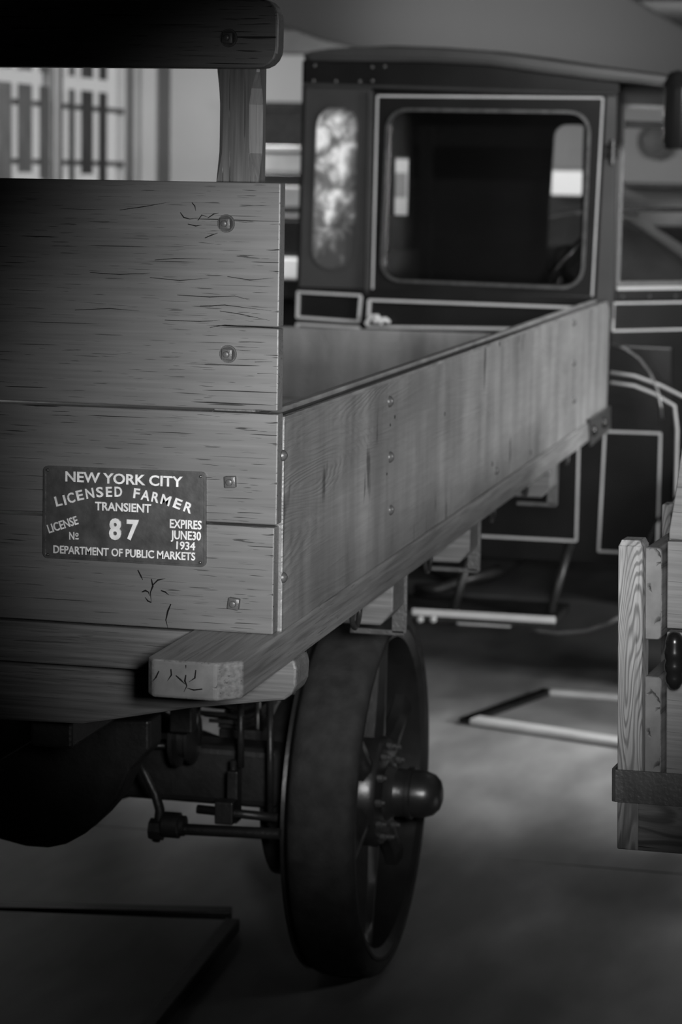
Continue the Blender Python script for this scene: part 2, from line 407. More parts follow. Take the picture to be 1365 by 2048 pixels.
for py in (212, 325, 440):
    z = wzp(py)
    put('muntin', box((-4.16, wy0+.06, z-.016), (-4.135, wy1-.06, z+.016)), M['darktrim'], win)
ed = [-190, 106, 254, 271]
for k in range(3):
    put('pane', box((-4.175, wyp(ed[k]), wz0+.06), (-4.169, wyp(ed[k+1]), wz1-.06)), M['glass'], win)
for a_, b_ in ((-175, -140), (-120, -85), (-70, -40), (-28, 11), (22, 52), (66, 87), (126, 138), (150, 175), (185, 203)):
    y0_, y1_ = wyp(a_), wyp(b_)
    for z0_, z1_ in ((wzp(345)+random.uniform(-.12, .1), wzp(178)), (wzp(152), wz1-.09)):
        rows = [[(-4.09+.006*math.sin(q*2.2), y0_+(y1_-y0_)*q/8, z) for q in range(9)] for z in (z0_, z1_)]
        put('curtain_strip', grid_surface(rows, thick=.003), M['cloth'], win)
put('window_sill', box((-4.25, wy0-.05, wz0-.04), (-3.93, wy1+.05, wz0), .006), M['trim'], win)
put('trim_1', ring_prism([(-4, wy0-.09, wz0-.12), (-4, YB-.002, wz0-.12), (-4, YB-.002, wz1+.1), (-4, wy0-.09, wz1+.1)],
    [(-4, wy0, wz0-.04), (-4, wy1, wz0-.04), (-4, wy1, wz1), (-4, wy0, wz1)], 'x', -4.0, -3.985), M['casing'], kind='structure', label='dark casing round the gridded window')
# sloping soffit hanging below the ceiling, behind the cab
ysf = 8.35
sf = [at(a_, b_, y=ysf) for a_, b_ in ((300, -70), (520, 36), (575, 56), (640, 80), (760, 104), (900, 118), (1365, 168), (1900, 330), (1900, 200), (1500, 105), (1430, 84), (1365, 52), (1310, 22), (1268, -4), (1240, -40), (1180, -70))]
for v in sf: v.z = min(v.z, CEIL)
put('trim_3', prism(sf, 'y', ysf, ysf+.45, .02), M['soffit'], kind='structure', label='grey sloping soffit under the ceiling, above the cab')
put('trim_2', box((-4, YB-.12, CEIL-.16), (5, YB, CEIL), .01), M['darktrim'], kind='structure', label='dark wooden beam along the top of the back wall')
put('baseboard_back', box((-4, YB-.03, 0), (5, YB, .12), .005), M['darktrim'], kind='structure')
# hedge outside the window
for (hy, hz, hr, hl) in ((8.3, 1.9, .58, 'dark shrub outside the window, at its left end'), (9.75, 1.75, .72, 'largest dark shrub outside the middle of the window'), (11.2, 1.9, .5, 'smallest dark shrub outside the right end of the window')):
    b = bmesh.new(); bmesh.ops.create_icosphere(b, subdivisions=4, radius=hr, matrix=Matrix.Translation((-6.2, hy, hz)) @ Matrix.Diagonal((.7, 1, 1.25, 1)))
    for v in b.verts: v.co += Vector((random.uniform(-.05, .05), random.uniform(-.05, .05), random.uniform(-.05, .05)))
    box((-6.28, hy-.05, 0), (-6.14, hy+.05, hz-hr*.8), 0, b)
    o = put('hedge_shrub', b, M['foliage'], cat='shrub', label=hl); o['group'] = 'shrubs outside the window'

# ------------------------------------------------------------------ the farm truck bed (main subject)
Z0 = at(553, 1270, y=0).z            # underside of the tailgate
root = thing('farm_truck', 'grey plank-bodied old farm truck bed with an embossed licence plate on its tailgate', 'truck', (-.9, 2, 0))
TAIL_L = -1.8
def tz(py): return at(552, py, y=0).z
# tailgate boards; the top one has split in from its right end
b1a, b1b = tz(366), tz(822.5)
zs = tz(656)
pts = [(TAIL_L, 0, b1b), (-.003, 0, b1b), (-.003, 0, zs-.0012), (-.06, 0, zs+.0002), (-.13, 0, zs+.0008), (-.06, 0, zs+.0018), (-.003, 0, zs+.0014), (-.003, 0, b1a), (TAIL_L, 0, b1a)]
put('tailgate_board', prism(pts, 'y', 0, .032, .0022), M['tail'], root, label='top tailgate board, split in from its right end')
put('tailgate_board', box((TAIL_L, 0, tz(1050.5)), (-.002, .032, tz(829)), .0022), M['tail'], root)
put('tailgate_board', box((TAIL_L, 0, tz(1270)), (-.006, .032, tz(1056)), .0022), M['tail'], root)
# top rail with rounded ends
tr0, tr1 = at(545, 137, y=0).z, at(545, -3, y=0).z; xr = at(555, 60, y=-.01).x
def rail_pts(x0, x1, z0, z1, r, y=0):
    return rquad([(x0, y, z0), (x1, y, z0), (x1, y, z1), (x0, y, z1)], r, 5)
put('top_rail', prism(rail_pts(TAIL_L, xr, tr0, tr1, .034), 'y', -.006, .034, .004), M['tail'], root)
# stakes with the stopped chamfers
def stake(xa, xb, y0, y1, z0, z1, c0, c1):
    rows = []; n = 40
    for k in range(n+1):
        z = z0+(z1-z0)*k/n; t = (z-c0)/(c1-c0); c = .002
        if 0 < t < 1: c = .002+.0115*min(1, 1.25*(math.sin(math.pi*t))**.8)
        cl, cr_ = c*.85, c*1.15
        rows.append([(xa+cl, y0, z), (xb-cr_, y0, z), (xb, y0+cr_*1.9, z), (xb, y1, z), (xa, y1, z), (xa, y0+cl*1.9, z)])
    n_ = grid_surface(rows, close=True)
    bmesh.ops.holes_fill(n_, edges=[e for e in n_.edges if e.is_boundary])
    return n_
sxa, sxb = at(433, 250, y=.036).x, at(517, 250, y=.036).x
for dx in (0, TAIL_L-.003-(sxa+sxb), -.88):
    put('stake', stake(sxa+dx, sxb+dx, .0345, .082, Z0-.02, tr1-.01, at(475, 358, y=.036).z, at(475, 140, y=.036).z), M['tail_z'], root)
# bolts
def bolt(px, py, y, washer=True, s=1.0, tilt=0, mx=0, par=None):
    p = at(px, py, y=y) + Vector((mx, 0, 0))
    b = bmesh.new(); q = .0088*s
    n = box((-q, -.011, -q), (q, 0, q), .0015); n = merge(n, lathe([(-.0165, 0), (-.0165, .0035*s), (-.0155, .0048*s), (-.011, .0052*s), (-.009, .0052*s)], (0, 0, 0), 'y', 20))
    n.transform(Matrix.Translation(p) @ Matrix.Rotation(tilt, 4, 'Y')); o = put('bolt', n, M['bolt'], root, smooth='auto')
    if washer:
        put('washer', lathe([(.001, 0), (-.0022, .0115*s), (-.0032, .0125*s), (-.0032, .0142*s), (-.001, .0148*s), (.001, .0148*s)], p, 'y', 32), M['bolt'], o, smooth='auto')
for mx in (0, TAIL_L-.003-(sxa+sxb)):
    bolt(458, 76, -.006, True, 1.0, .05, mx); bolt(453, 447, 0, True, 1.0, .0, mx); bolt(457, 708, 0, True, 1.0, .04, mx)
    bolt(463, 963, 0, False, 1.08, -.05, mx); bolt(470, 1206, 0, False, 1.08, .12, mx)
# knots and their checks
def cracks(name, lines, y, w, label=None, mt='black'):
    for ln in lines:
        n = bmesh.new(); P = [at(a, b_, y=y) for a, b_ in ln]; K = len(P)-1; L1, L2 = [], []
        for i, p in enumerate(P):
            d = (P[min(i+1, K)]-P[max(i-1, 0)]).normalized(); nn = Vector((-d.z, 0, d.x)); ww = w*(1-.85*abs(2*i/K-.7)/1.3)*.5
            L1.append(p+nn*ww); L2.append(p-nn*ww)
        prism(L1+L2[::-1], 'y', y-.0004, y+.004, 0, n); put(name, n, M[mt], root)
cracks('knot_split', [[(303, 1158), (306, 1172), (301, 1185), (303, 1205)], [(284, 1184), (291, 1181), (297, 1184), (300, 1192)], [(303, 1205), (296, 1202), (290, 1194)], [(322, 1181), (331, 1184), (338, 1190)],
    [(306, 1170), (316, 1160), (331, 1157)], [(276, 1140), (282, 1152), (286, 1160)], [(342, 1208), (336, 1222), (332, 1240), (336, 1256)]], 0, .0032, 'dark split knot below the plate')
cracks('knot_split', [[(361, 425), (368, 435), (380, 438), (396, 436)], [(396, 441), (404, 430), (416, 434)], [(416, 436), (428, 428), (438, 426)], [(384, 405), (390, 412), (392, 422)], [(410, 476), (424, 470), (436, 466)], [(376, 448), (392, 452), (404, 450)]], 0, .0022, 'curling checks beside the upper bolt')
cracks('check', [[(240, 420), (290, 413), (340, 404)], [(180, 545), (240, 549), (300, 546)], [(300, 555), (360, 561), (420, 556)], [(355, 590), (420, 594), (470, 592), (500, 600)], [(440, 622), (480, 628), (540, 641)], [(400, 612), (450, 610), (545, 622)], [(420, 655), (450, 650), (545, 656)],
    [(150, 620), (220, 617), (280, 622)], [(455, 553), (500, 560), (548, 556)], [(310, 520), (350, 517), (425, 518)], [(330, 640), (400, 643), (440, 640)], [(515, 747), (548, 747)], [(510, 724), (545, 723)]], 0, .0016)
# side boards
ST = .054
sz0 = at(553, 1270, x=0).z-.002; sz1 = at(600, 829, x=0).z
FAR = at(1218, 700, x=0).y
def side_board(x0, x1, sgn):
    p = rquad([(0, .036, sz0), (0, FAR, sz0), (0, FAR, sz1), (0, .036, sz1)], [.001, .001, .06, .001], 5)
    n = prism(p, 'x', x0, x1, .003)
    return n
put('side_board', side_board(-ST, 0, 1), M['side'], root)
put('capping_strip', box((-ST, .036, sz1-.0015), (-.036, FAR-.06, sz1+.009), .002), M['side'], root)
put('edge_lip', box((-.010, .036, sz1-.0015), (0, FAR-.06, sz1+.0055), .0015), M['side'], root)
put('groove', box((-.036, .036, sz1-.001), (-.010, FAR-.06, sz1+.0008)), M['blackiron'], root, label='dark groove along the top of the side board')
put('side_board', side_board(TAIL_L, TAIL_L+ST, -1), M['side'], root)
put('front_board', box((TAIL_L+ST, FAR-.08, Z0), (-ST, FAR-.04, at(800, 661, y=FAR-.06).z), .004), M['side'], root)
for k in range(7):
    w = (-.056-TAIL_L-.054)/7; x = TAIL_L+.055+k*w
    put('deck_board', box((x, .034, Z0-.03), (x+w-.004, FAR-.04, Z0), .002), M['sill'], root)
# carriage-bolt heads along the side board
def dome(p, r, parent, mat=M['iron']):
    put('bolt_head', lathe([(0.0, r), (.3*r, r*.95), (.6*r, .7*r), (.8*r, .35*r), (.85*r, 0)], p, 'x', 16), mat, parent, smooth=True)
for (px, py, r) in ((566, 911, .0095), (566, 1155, .0095), (778, 803, .012), (779, 914, .012), (780, 1020, .011), (1147, 645, .012), (1147, 726, .011), (1147, 800, .011), (992, 942, .01)):
    dome(at(px, py, x=-.001), r, root)
for (px, py, r) in ((790, 834, .004), (781, 850, .003), (774, 948, .003), (1000, 688, .006), (985, 928, .006), (1062, 905, .007), (1140, 880, .006), (890, 828, .004)):
    p = at(px, py, x=0); put('nail_hole', lathe([(-.003, 0), (.0004, r*.4), (.0006, r), (-.001, r*1.02)], p, 'x', 10), M['black'], root)
# sills running under the body, the near end standing out past the tailgate
def sill(x0, x1, out):
    ye = -.255; c = .034; s = 1 if out > 0 else -1
    xo, xi = (x1, x0) if out > 0 else (x0, x1)
    p = [(xi, FAR+.04, 0), (xi, ye+.02, 0), (xi+s*.014, ye, 0), (xo-s*c, ye, 0), (xo, ye+c, 0), (xo, FAR+.04, 0)]
    return prism(p, 'z', Z0-.062, Z0-.0005, .005, seg=3)
six = at(290, 1330, y=-.25).x
put('sill', sill(six, .006, 1), M['sill'], root, end='y')
put('sill', sill(TAIL_L-.009, TAIL_L-.009+.006-six, -1), M['sill'], root)
cracks('check', [[(372, 1350), (370, 1362), (374, 1372), (368, 1384)], [(352, 1351), (362, 1360), (370, 1368)], [(392, 1340), (390, 1356), (378, 1364)], [(342, 1338), (343, 1350), (335, 1362)], [(372, 1330), (372, 1337)], [(405, 1378), (388, 1380), (374, 1376)], [(318, 1342), (312, 1355), (306, 1362)]], -.2555, .003, 'star-shaped split in the end of the sill')
put('tail_crosspiece', box((TAIL_L+.17, .012, Z0-.078), (six-.001, .06, Z0-.006), .004), M['cross'], root)
# bolsters
SB = Z0-.0625
def prof(y):
    pts = [at(590, 1300, y=y)]; pts[0].z = SB
    for p in ((594, 1340), (592, 1372), (584, 1390), (568, 1401), (375, 1418), (165, 1449)): pts.append(at(p[0], p[1], y=y))
    xm = TAIL_L/2; L_ = [Vector((2*xm-p.x, y, p.z)) for p in pts]
    return pts+[Vector((xm, y, pts[-1].z-.01))]+L_[::-1]
put('bolster', prism(prof(.10), 'y', .10, .19, .005), M['cross'], root)
byb = [at(818, 1150, x=0).y, at(964, 1060, x=0).y, at(1118, 950, x=0).y]
for y in byb:
    p = [(-.004, 0, SB), (-.004, 0, SB-.06), (-.03, 0, SB-.09), (-1.77, 0, SB-.09), (-1.796, 0, SB-.06), (-1.796, 0, SB)]
    b_ = put('bolster', prism(p, 'y', y-.13, y-.02, .004), M['cross'], root)
    n = box((-.03, y-.022, SB-.125), (.002, y-.012, SB), .002); box((-.12, y-.022, SB-.13), (-.002, y-.012, SB-.118), .002, n)
    put('iron_strap', n, M['iron'], b_)
# U-shaped rope hooks under the sill
for (px, py, r) in ((712, 1232, .036), (856, 1120, .034), (985, 1028, .03), (1052, 985, .03), (1134, 920, .03)):
    c = at(px, py, x=-.03); c.z = SB-.012
    put('rope_hook', tube([c+Vector((0, r*math.cos(a), -r*1.15*math.sin(a))) for a in [math.pi*k/12 for k in range(13)]], .0055, tube([c+Vector((0, -r, 0)), c+Vector((0, -r, .02))], .0055)), M['blackiron'], root, smooth=True)
# corner bracket at the far end
c0 = [at(1178, 838, x=.008), at(1219, 812, x=.008), at(1219, 858, x=.008), at(1180, 893, x=.008)]
br = put('corner_bracket', prism(c0, 'x', .0065, .014, .002), M['rivet'], root)
for (px, py) in ((1186, 862), (1207, 846)): dome(at(px, py, x=.014), .018, br, M['black'])

# licence plate
PY = -.003
plate_c = [at(88, 931, y=PY), at(413, 944, y=PY), at(413, 1134, y=PY), at(87, 1115, y=PY)]
po = rquad(plate_c, .009, 5)
plate = put('licence_plate', prism(po, 'y', -.0035, -.0005), M['plate'], root, label='embossed metal farmer licence plate reading NEW YORK CITY LICENSED FARMER 87')
b = quad_frame(plate_c, .0035, .009, 'y', -.0062, -.0035, n=5); bevel(b, .001, 1)
put('raised_rim', b, M['plate'], plate)
def line(body, x0, y0, x1, y1, cap, depth=.0016, bold=.022):
    p0, p1 = at(x0, y0, y=PY), at(x1, y1, y=PY)
    cp = cap*4.03/FPX
    put('lettering', text_bm(body, p0, p1, cp, depth, bold, -.0034), M['letter'], plate)
line('NEW YORK CITY', 131.5, 962, 366, 973.5, 20)
arc = [('L', 113.5, 1012.5, 126, 1009.5), ('I', 130.5, 1009.5, 134.5, 1008.5), ('C', 138, 1006.5, 152, 1003), ('E', 156, 1001, 169, 998), ('N', 174, 997, 190, 994.5), ('S', 194, 994, 208, 993), ('E', 213, 993, 225, 993), ('D', 230, 992.5, 245, 993),
       ('F', 267, 995, 279, 997), ('A', 282, 998, 299, 1001.5), ('R', 303, 1002, 317, 1005.5), ('M', 321, 1006, 339, 1012), ('E', 346, 1013, 360, 1019), ('R', 367, 1021, 382, 1027)]
for (ch, a, b_, c, d) in arc: line(ch, a, b_, c, d, 19.5)
line('TRANSIENT', 191, 1019.5, 303, 1025, 16.5)
line('LICENSE', 99, 1066, 158, 1047.5, 17, bold=.018)
line('N', 139.5, 1078.5, 149.5, 1078.8, 15, bold=.018); line('o', 151.5, 1072.5, 157.5, 1072.8, 11, bold=.018); line('-', 151.5, 1081.5, 158, 1081.8, 14)
line('8', 219, 1076.5, 243, 1078, 40, .0024, .035); line('7', 254, 1077, 278, 1078.5, 38, .0024, .035)
line('EXPIRES', 340.5, 1055, 404, 1058.5, 17, bold=.018)
line('JUNE30', 342.5, 1077.3, 402.5, 1080.5, 17, bold=.018)
line('1934', 353.5, 1097.7, 391, 1100, 15.5, bold=.018)
line('DEPARTMENT OF PUBLIC MARKETS', 107.5, 1105.5, 391, 1120.5, 15.5, bold=.018)
for (px, py) in ((96, 940), (402, 953), (96, 1109), (401, 1125)):
    put('screw', lathe([(-.0035, .0028), (-.0052, .0024), (-.006, .001), (-.006, 0)], at(px, py, y=PY)+Vector((0, .003, 0)), 'y', 12), M['rivet'], plate, smooth=True)

# chassis
for x in (-.52, -1.36):
    put('chassis_rail', box((x, .22, .80), (x+.08, FAR, SB-.09), .006), M['blackiron'], root)
for y in (1.1, 2.4, 3.7):
    put('chassis_crossmember', box((-1.28, y, .82), (-.52, y+.08, SB-.1), .004), M['blackiron'], root)
# landing legs at the front of the bed, behind the rear axle
for x in (-1.0, -1.5):
    n = box((x, 3.3, .03), (x+.09, 3.4, .80), .006); box((x-.05, 3.22, 0), (x+.14, 3.48, .03), .004, n)
    put('landing_leg', n, M['blackiron'], root)
# rear wheel
XW = -.12
WC = at(786, 1597, x=XW); WR = (at(765, 1968, x=XW)-WC).length
WC.z = WR
def make_wheel(c, s):
    """c: centre of the outer face, s=+1 when that face looks to +X"""
    r = WR
    P = lambda prof: [(s*u, q) for u, q in prof]
    w = put('wheel', lathe(P([(-.012, r*.905), (.0, r*.90), (.002, r*.885), (-.004, r*.865), (-.03, r*.855), (-.11, r*.855), (-.135, r*.87), (-.15, r*.9), (-.15, r*.972), (-.158, r*.975), (-.163, r*.93), (-.163, r*.84), (-.12, r*.84), (-.01, r*.84), (-.002, r*.87)]), c, 'x', 96), M['wheel'], root, smooth='auto', label='solid-tyred spoked rear wheel')
    put('tyre', lathe(P([(-.006, r*.90), (.002, r*.915), (.001, r*.955), (-.008, r*.985), (-.02, r*.997), (-.07, r), (-.12, r*.997), (-.136, r*.985), (-.146, r*.955), (-.147, r*.915), (-.13, r*.90), (-.006, r*.90)]), c, 'x', 96), M['rubber'], w, smooth='auto')
    for k in range(6):
        a = R(90-9+60*k)
        n = bmesh.new(); rows = []
        for t in range(9):
            q = t/8; rad = .07+(r*.86-.07)*q; hw = .045-.028*math.sin(min(1, q*1.1)*math.pi/2)+(.02*max(0, q-.8)/.2); dd = .024-.006*q
            xo = -.05+.0*q
            ring = []
            for (u, v) in ((-1, -1), (-1, .3), (-.35, 1), (.35, 1), (1, .3), (1, -1)):
                ring.append(Vector((s*(xo+v*dd), hw*u, rad)))
            rows.append(ring)
        n = grid_surface(rows, close=True)
        n.transform(Matrix.Translation(c) @ Matrix.Rotation(a-math.pi/2, 4, 'X')); put('spoke', n, M['wheel'], w, smooth='auto')
    n = lathe(P([(-.08, 0), (-.08, .13), (-.03, .13), (-.018, .122), (-.012, .10), (-.010, .07), (.0, .06), (.02, .052)]), c, 'x', 40)
    put('hub_flange', n, M['wheel'], w, smooth='auto')
    n = lathe(P([(-.012, .062), (.0, .056), (.035, .055), (.037, .060), (.048, .060), (.050, .055), (.078, .054), (.098, .047), (.111, .034), (.117, .017), (.118, 0)]), c, 'x', 40)
    put('hub_cap', n, M['wheel'], w, smooth='auto')
    for k in range(12):
        a = 2*math.pi*k/12; q = Vector(c)+Vector((-.012*s, .108*math.cos(a), .108*math.sin(a)))
        put('hub_bolt', lathe(P([(-.01, .0095), (.008, .0095), (.010, .006), (.018, .005), (.019, 0)]), q, 'x', 6), M['rivet'], w)
    return w
make_wheel(WC, 1)
make_wheel(Vector((-1.68, WC.y, WC.z)), -1)
# brake drums
for x0, x1 in ((-.30, -.385), (-1.5, -1.415)):
    put('brake_drum', lathe([(0, 0), (0, .2), (.004, .21), (x1-x0-.004 if x1 > x0 else x1-x0+.004, .21), (x1-x0, .2), (x1-x0, 0)], (x0, WC.y, WC.z), 'x', 40), M['blackiron'], root, smooth='auto')
# axle tube, differential, springs, brake cross-shaft
ax = lambda px, py, y: at(px, py, y=y)
n = tube([(-.2, WC.y, WC.z), (-.45, WC.y, WC.z+.02), (-.62, WC.y, WC.z+.05), (-.78, WC.y, WC.z+.06), (-.9, WC.y, WC.z+.06), (-1.02, WC.y, WC.z+.06), (-1.2, WC.y, WC.z+.05), (-1.6, WC.y, WC.z)], [.05, .052, .07, .13, .17, .13, .07, .05], n=24)
put('rear_axle', n, M['blackiron'], root, smooth=True)
for x in (-.50, -1.36):
    for k in range(6):
        l = .52-.075*k; z = .64+.0115*k*-1
        rows = []
        n = bmesh.new(); pts = []
        for t in range(13):
            u = -1+t/6; pts.append((x+.03, WC.y+u*l, z+.16*(u*l)**2/.27))
        rows = [[(x, p[1], p[2]), (x+.062, p[1], p[2])] for p in pts]
        put('spring_leaf', grid_surface(rows, thick=.009), M['blackiron'], root)
    for dy in (-.05, .05):
        for dx in (-.006, .068):
            put('u_bolt', tube([(x+dx, WC.y+dy, .40), (x+dx, WC.y+dy, .70)], .007, n=8), M['rivet'], root, smooth=True)
    put('spring_pad', box((x-.02, WC.y-.075, .52), (x+.082, WC.y+.075, .567), .004), M['blackiron'], root)
    put('spring_hanger', box((x+.005, WC.y-.53, .66), (x+.055, WC.y-.49, .86), .004), M['blackiron'], root)
sy = .98
p0, p1 = ax(300, 1655, sy), ax(560, 1668, sy)
put('brake_shaft', tube([p0, p1], .0125, n=16), M['blackiron'], root, smooth='auto')
q = ax(347, 1650, sy); put('shaft_collar', lathe([(-.024, 0), (-.024, .024), (-.02, .028), (.014, .028), (.017, .022), (.026, .022), (.028, 0)], q, 'x', 24), M['blackiron'], root, smooth='auto')
q = ax(314, 1658, sy); put('shaft_nut', lathe([(-.014, 0), (-.014, .024), (.014, .024), (.014, 0)], q, 'x', 8), M['blackiron'], root)
put('brake_lever', tube([ax(276, 1516, sy), ax(292, 1550, sy), ax(311, 1588, sy), ax(320, 1620, sy), ax(318, 1650, sy), ax(312, 1682, sy)], [.006, .009, .0105, .0105, .012, .009], n=12), M['blackiron'], root, smooth=True)
put('tie_rod', tube([ax(395, 1618, 1.1), ax(556, 1636, 1.1)], .010, n=12), M['blackiron'], root, smooth=True)
n = box(ax(446, 1645, 1.1)-Vector((.014, .02, 0)), ax(446, 1600, 1.1)+Vector((.028, .02, 0)), .003)
put('rod_clevis', n, M['blackiron'], root)
for (px, py0, py1) in ((467, 1520, 1640), (482, 1395, 1535), (541, 1395, 1650), (395, 1405, 1490)):
    put('hanger_rod', tube([ax(px, py0, 1.15), ax(px, py1, 1.15)], .0075, n=10), M['blackiron'], root, smooth=True)
put('spring_clamp', box(ax(458, 1642, 1.15)-Vector((0, .02, 0)), ax(480, 1540, 1.15)+Vector((0, .02, 0)), .003), M['blackiron'], root)
n = lathe([(-.03, 0), (-.03, .045), (-.022, .068), (-.012, .068), (-.008, .045), (.008, .045), (.012, .06), (.02, .06), (.03, .02), (.03, 0)], ax(372, 1473, 1.15), 'x', 28)
put('brake_pulley', n, M['blackiron'], root, smooth='auto')
put('brake_rod', tube([ax(246, 1490, 1.15), ax(350, 1492, 1.15)], .0065, n=10), M['blackiron'], root, smooth=True)
put('axle_beam', box(ax(170, 1592, 1.25), ax(556, 1500, 1.25)+Vector((0, .1, 0)), .02, seg=3), M['blackiron'], root)
sp = [(-60, 1560), (-10, 1526), (50, 1490), (110, 1456), (200, 1440), (300, 1440), (300, 1500), (262, 1540), (235, 1600), (200, 1640), (168, 1669), (130, 1690), (95, 1697), (50, 1694), (0, 1680), (-60, 1650)]
put('frame_horn', prism([ax(a, b_, .6) for a, b_ in sp], 'y', .6, .68, .008, seg=3), M['blackiron'], root)

# ------------------------------------------------------------------ the old closed-cab truck parked across behind the bed
YP = 4.75; YF = YP+1.5
tk = thing('closed_cab_truck', 'black pinstriped closed-cab vintage truck parked side-on behind the wooden bed', 'truck', (-.5, YP+.75, 0))
A = lambda px, py, dy=0: at(px, py, y=YP+dy)
# quarter panel with its oval light
qo = [A(609, 168), A(742, 172), A(731, 590), A(594, 575)]
qi = [A(634, 211), A(719, 211), A(711, 541), A(623, 537)]
put('quarter_panel', ring_prism(rquad(qo, .002, 8), rquad(qi, .075, 8), 'y', YP, YP+.03), M['cabgrey'], tk)
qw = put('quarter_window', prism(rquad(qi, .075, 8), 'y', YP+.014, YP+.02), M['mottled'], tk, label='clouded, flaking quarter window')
put('quarter_moulding', quad_frame([A(632, 209), A(721, 209), A(713, 543), A(621, 539)], .006, .08, 'y', YP-.005, YP+.004), M['cabgrey'], qw)
put('corner_post', prism([A(607, 168), A(613, 168), A(599, 640), A(592, 640)], 'y', YP-.006, YP+.06), M['black'], tk)
# door
do = [A(746, 183), A(1214, 186), A(1192, 760), A(735, 740)]
di = [A(779, 221), A(1179, 226), A(1163, 572), A(766, 556)]
door = put('door', ring_prism(rquad([A(746, 183), A(1214, 186), A(1190, 600), A(741, 590)], .002, 8), rquad(di, .075, 8), 'y', YP-.012, YP+.03), M['black'], tk)
put('window_moulding', quad_frame([A(774, 216, -.014), A(1184, 222, -.014), A(1168, 580, -.014), A(760, 563, -.014)], .010, .08, 'y', YP-.022, YP-.008), M['rivet'], door)
b = prism(rquad(di, .075, 8), 'y', YP+.004, YP+.008)
put('pane', b, M['glass'], door)
sw = .0068
put('pinstripe', quad_frame([A(754, 190, -.012), A(1209, 194, -.012), A(1187, 597, -.012), A(744, 583, -.012)], sw, .008, 'y', YP-.0145, YP-.0115, n=3), M['stripe'], door)
put('door_edge_moulding', box((A(738, 300).x, YP-.02, A(740, 588).z), (A(746, 300).x, YP, A(746, 183).z)), M['cabgrey'], tk)
# belt and lower body
put('belt_rail', prism([A(594, 573), A(1192, 592), A(1192, 610), A(594, 588)], 'y', YP-.02, YP+.03, .003), M['black'], tk)
lower = put('lower_body', prism([A(594, 586), A(1222, 606), A(1222, 690), A(1345, 696), A(1345, 1132), A(594, 1100)], 'y', YP-.004, YP+.05, .004), M['black'], tk)
for c, r in (([A(597, 581), A(727, 588), A(722, 645), A(595, 636)], .006), ([A(739, 597), A(1200, 614), A(1200, 662), A(736, 655)], .006), ([A(739, 664), A(1167, 682), A(1156, 1084), A(735, 1062)], .008), ([A(595, 645), A(722, 652), A(718, 1060), A(590, 1052)], .006), ([A(1209, 860), A(1325, 864), A(1318, 1110), A(1196, 1104)], .006)):
    put('pinstripe', quad_frame(c, sw*1.25, r, 'y', YP-.024 if r == .006 and c[0].z > 1.2 else YP-.008, YP-.003, n=3), M['stripe'], lower)
# door handle
h = A(748, 642, -.05)
n = lathe([(0, .006), (.03, .006), (.05, .009)], (h.x, YP-.055, h.z), 'y', 16); tube([h, h+Vector((.045, 0, .006)), h+Vector((.06, 0, -.004))], [.009, .010, .006], n, 12)
tube([h+Vector((-.03, 0, -.012)), h+Vector((-.012, 0, .016)), h+Vector((.012, 0, .018)), h+Vector((.03, 0, -.01))], [.006, .009, .009, .006], n, 12)
put('door_handle', n, M['tray'], lower, smooth='auto')
# front post and hinge
put('door_post', prism([A(1214, 180), A(1236, 180), A(1226, 640), A(1190, 640)], 'y', YP-.004, YP+.05, .004), M['cabgrey'], tk)
hp = A(1225, 300, -.012)
n = tube([hp+Vector((0, 0, -.05)), hp+Vector((0, 0, .035))], .011, n=12); box(hp+Vector((-.025, .0, -.03)), hp+Vector((.02, .012, -.005)), .002, n); box(hp+Vector((-.025, .0, .0)), hp+Vector((.02, .012, .02)), .002, n)
put('hinge', n, M['black'], tk)
# roof: side profile carried across the cab with a crown
rt = [(611, 104), (625, 96), (660, 87), (753, 82), (860, 86), (981, 95), (1080, 108), (1184, 124), (1290, 138), (1420, 156)]
rb = [(611, 116), (625, 116), (660, 117), (753, 118), (860, 119), (981, 126), (1080, 140), (1184, 153), (1290, 165), (1420, 182)]
rows = []
for (a, b_) in zip(rt, rb):
    t, u = A(*a), A(*b_); row = [Vector((u.x, YP-.02, u.z))]
    for k in range(11):
        f = k/10; row.append(Vector((t.x, YP-.02+(YF-YP+.04)*f, u.z+(t.z-u.z)*(.55+.45*min(1, math.sin(math.pi*(.04+.92*f))*1.6)))))
    row.append(Vector((u.x, YF+.02, u.z))); rows.append(row)
n = grid_surface(rows, close=True)
bmesh.ops.holes_fill(n, edges=[e for e in n.edges if e.is_boundary])
roof = put('roof', n, M['roofblack'], tk, smooth='auto')
put('drip_moulding', tube([A(x, y+1, -.026) for x, y in rb], .008, n=8), M['cabgrey'], roof, smooth=True)
put('header_band', prism([A(611, 118), A(753, 120), A(981, 128), A(1184, 154), A(1240, 160), A(1240, 188), A(611, 170)], 'y', YP-.012, YP+.03), M['black'], tk)
put('lower_moulding', tube([A(606, 169, -.014), A(900, 178, -.014), A(1232, 188, -.014)], .006, n=8), M['cabgrey'], tk)
for px, py in ((630, 131), (745, 134), (770, 133), (627, 162), (672, 163), (720, 163), (745, 162)):
    put('rivet', lathe([(0, .006), (-.003, .005), (-.005, 0)], A(px, py, -.012), 'y', 8), M['rivet'], tk)
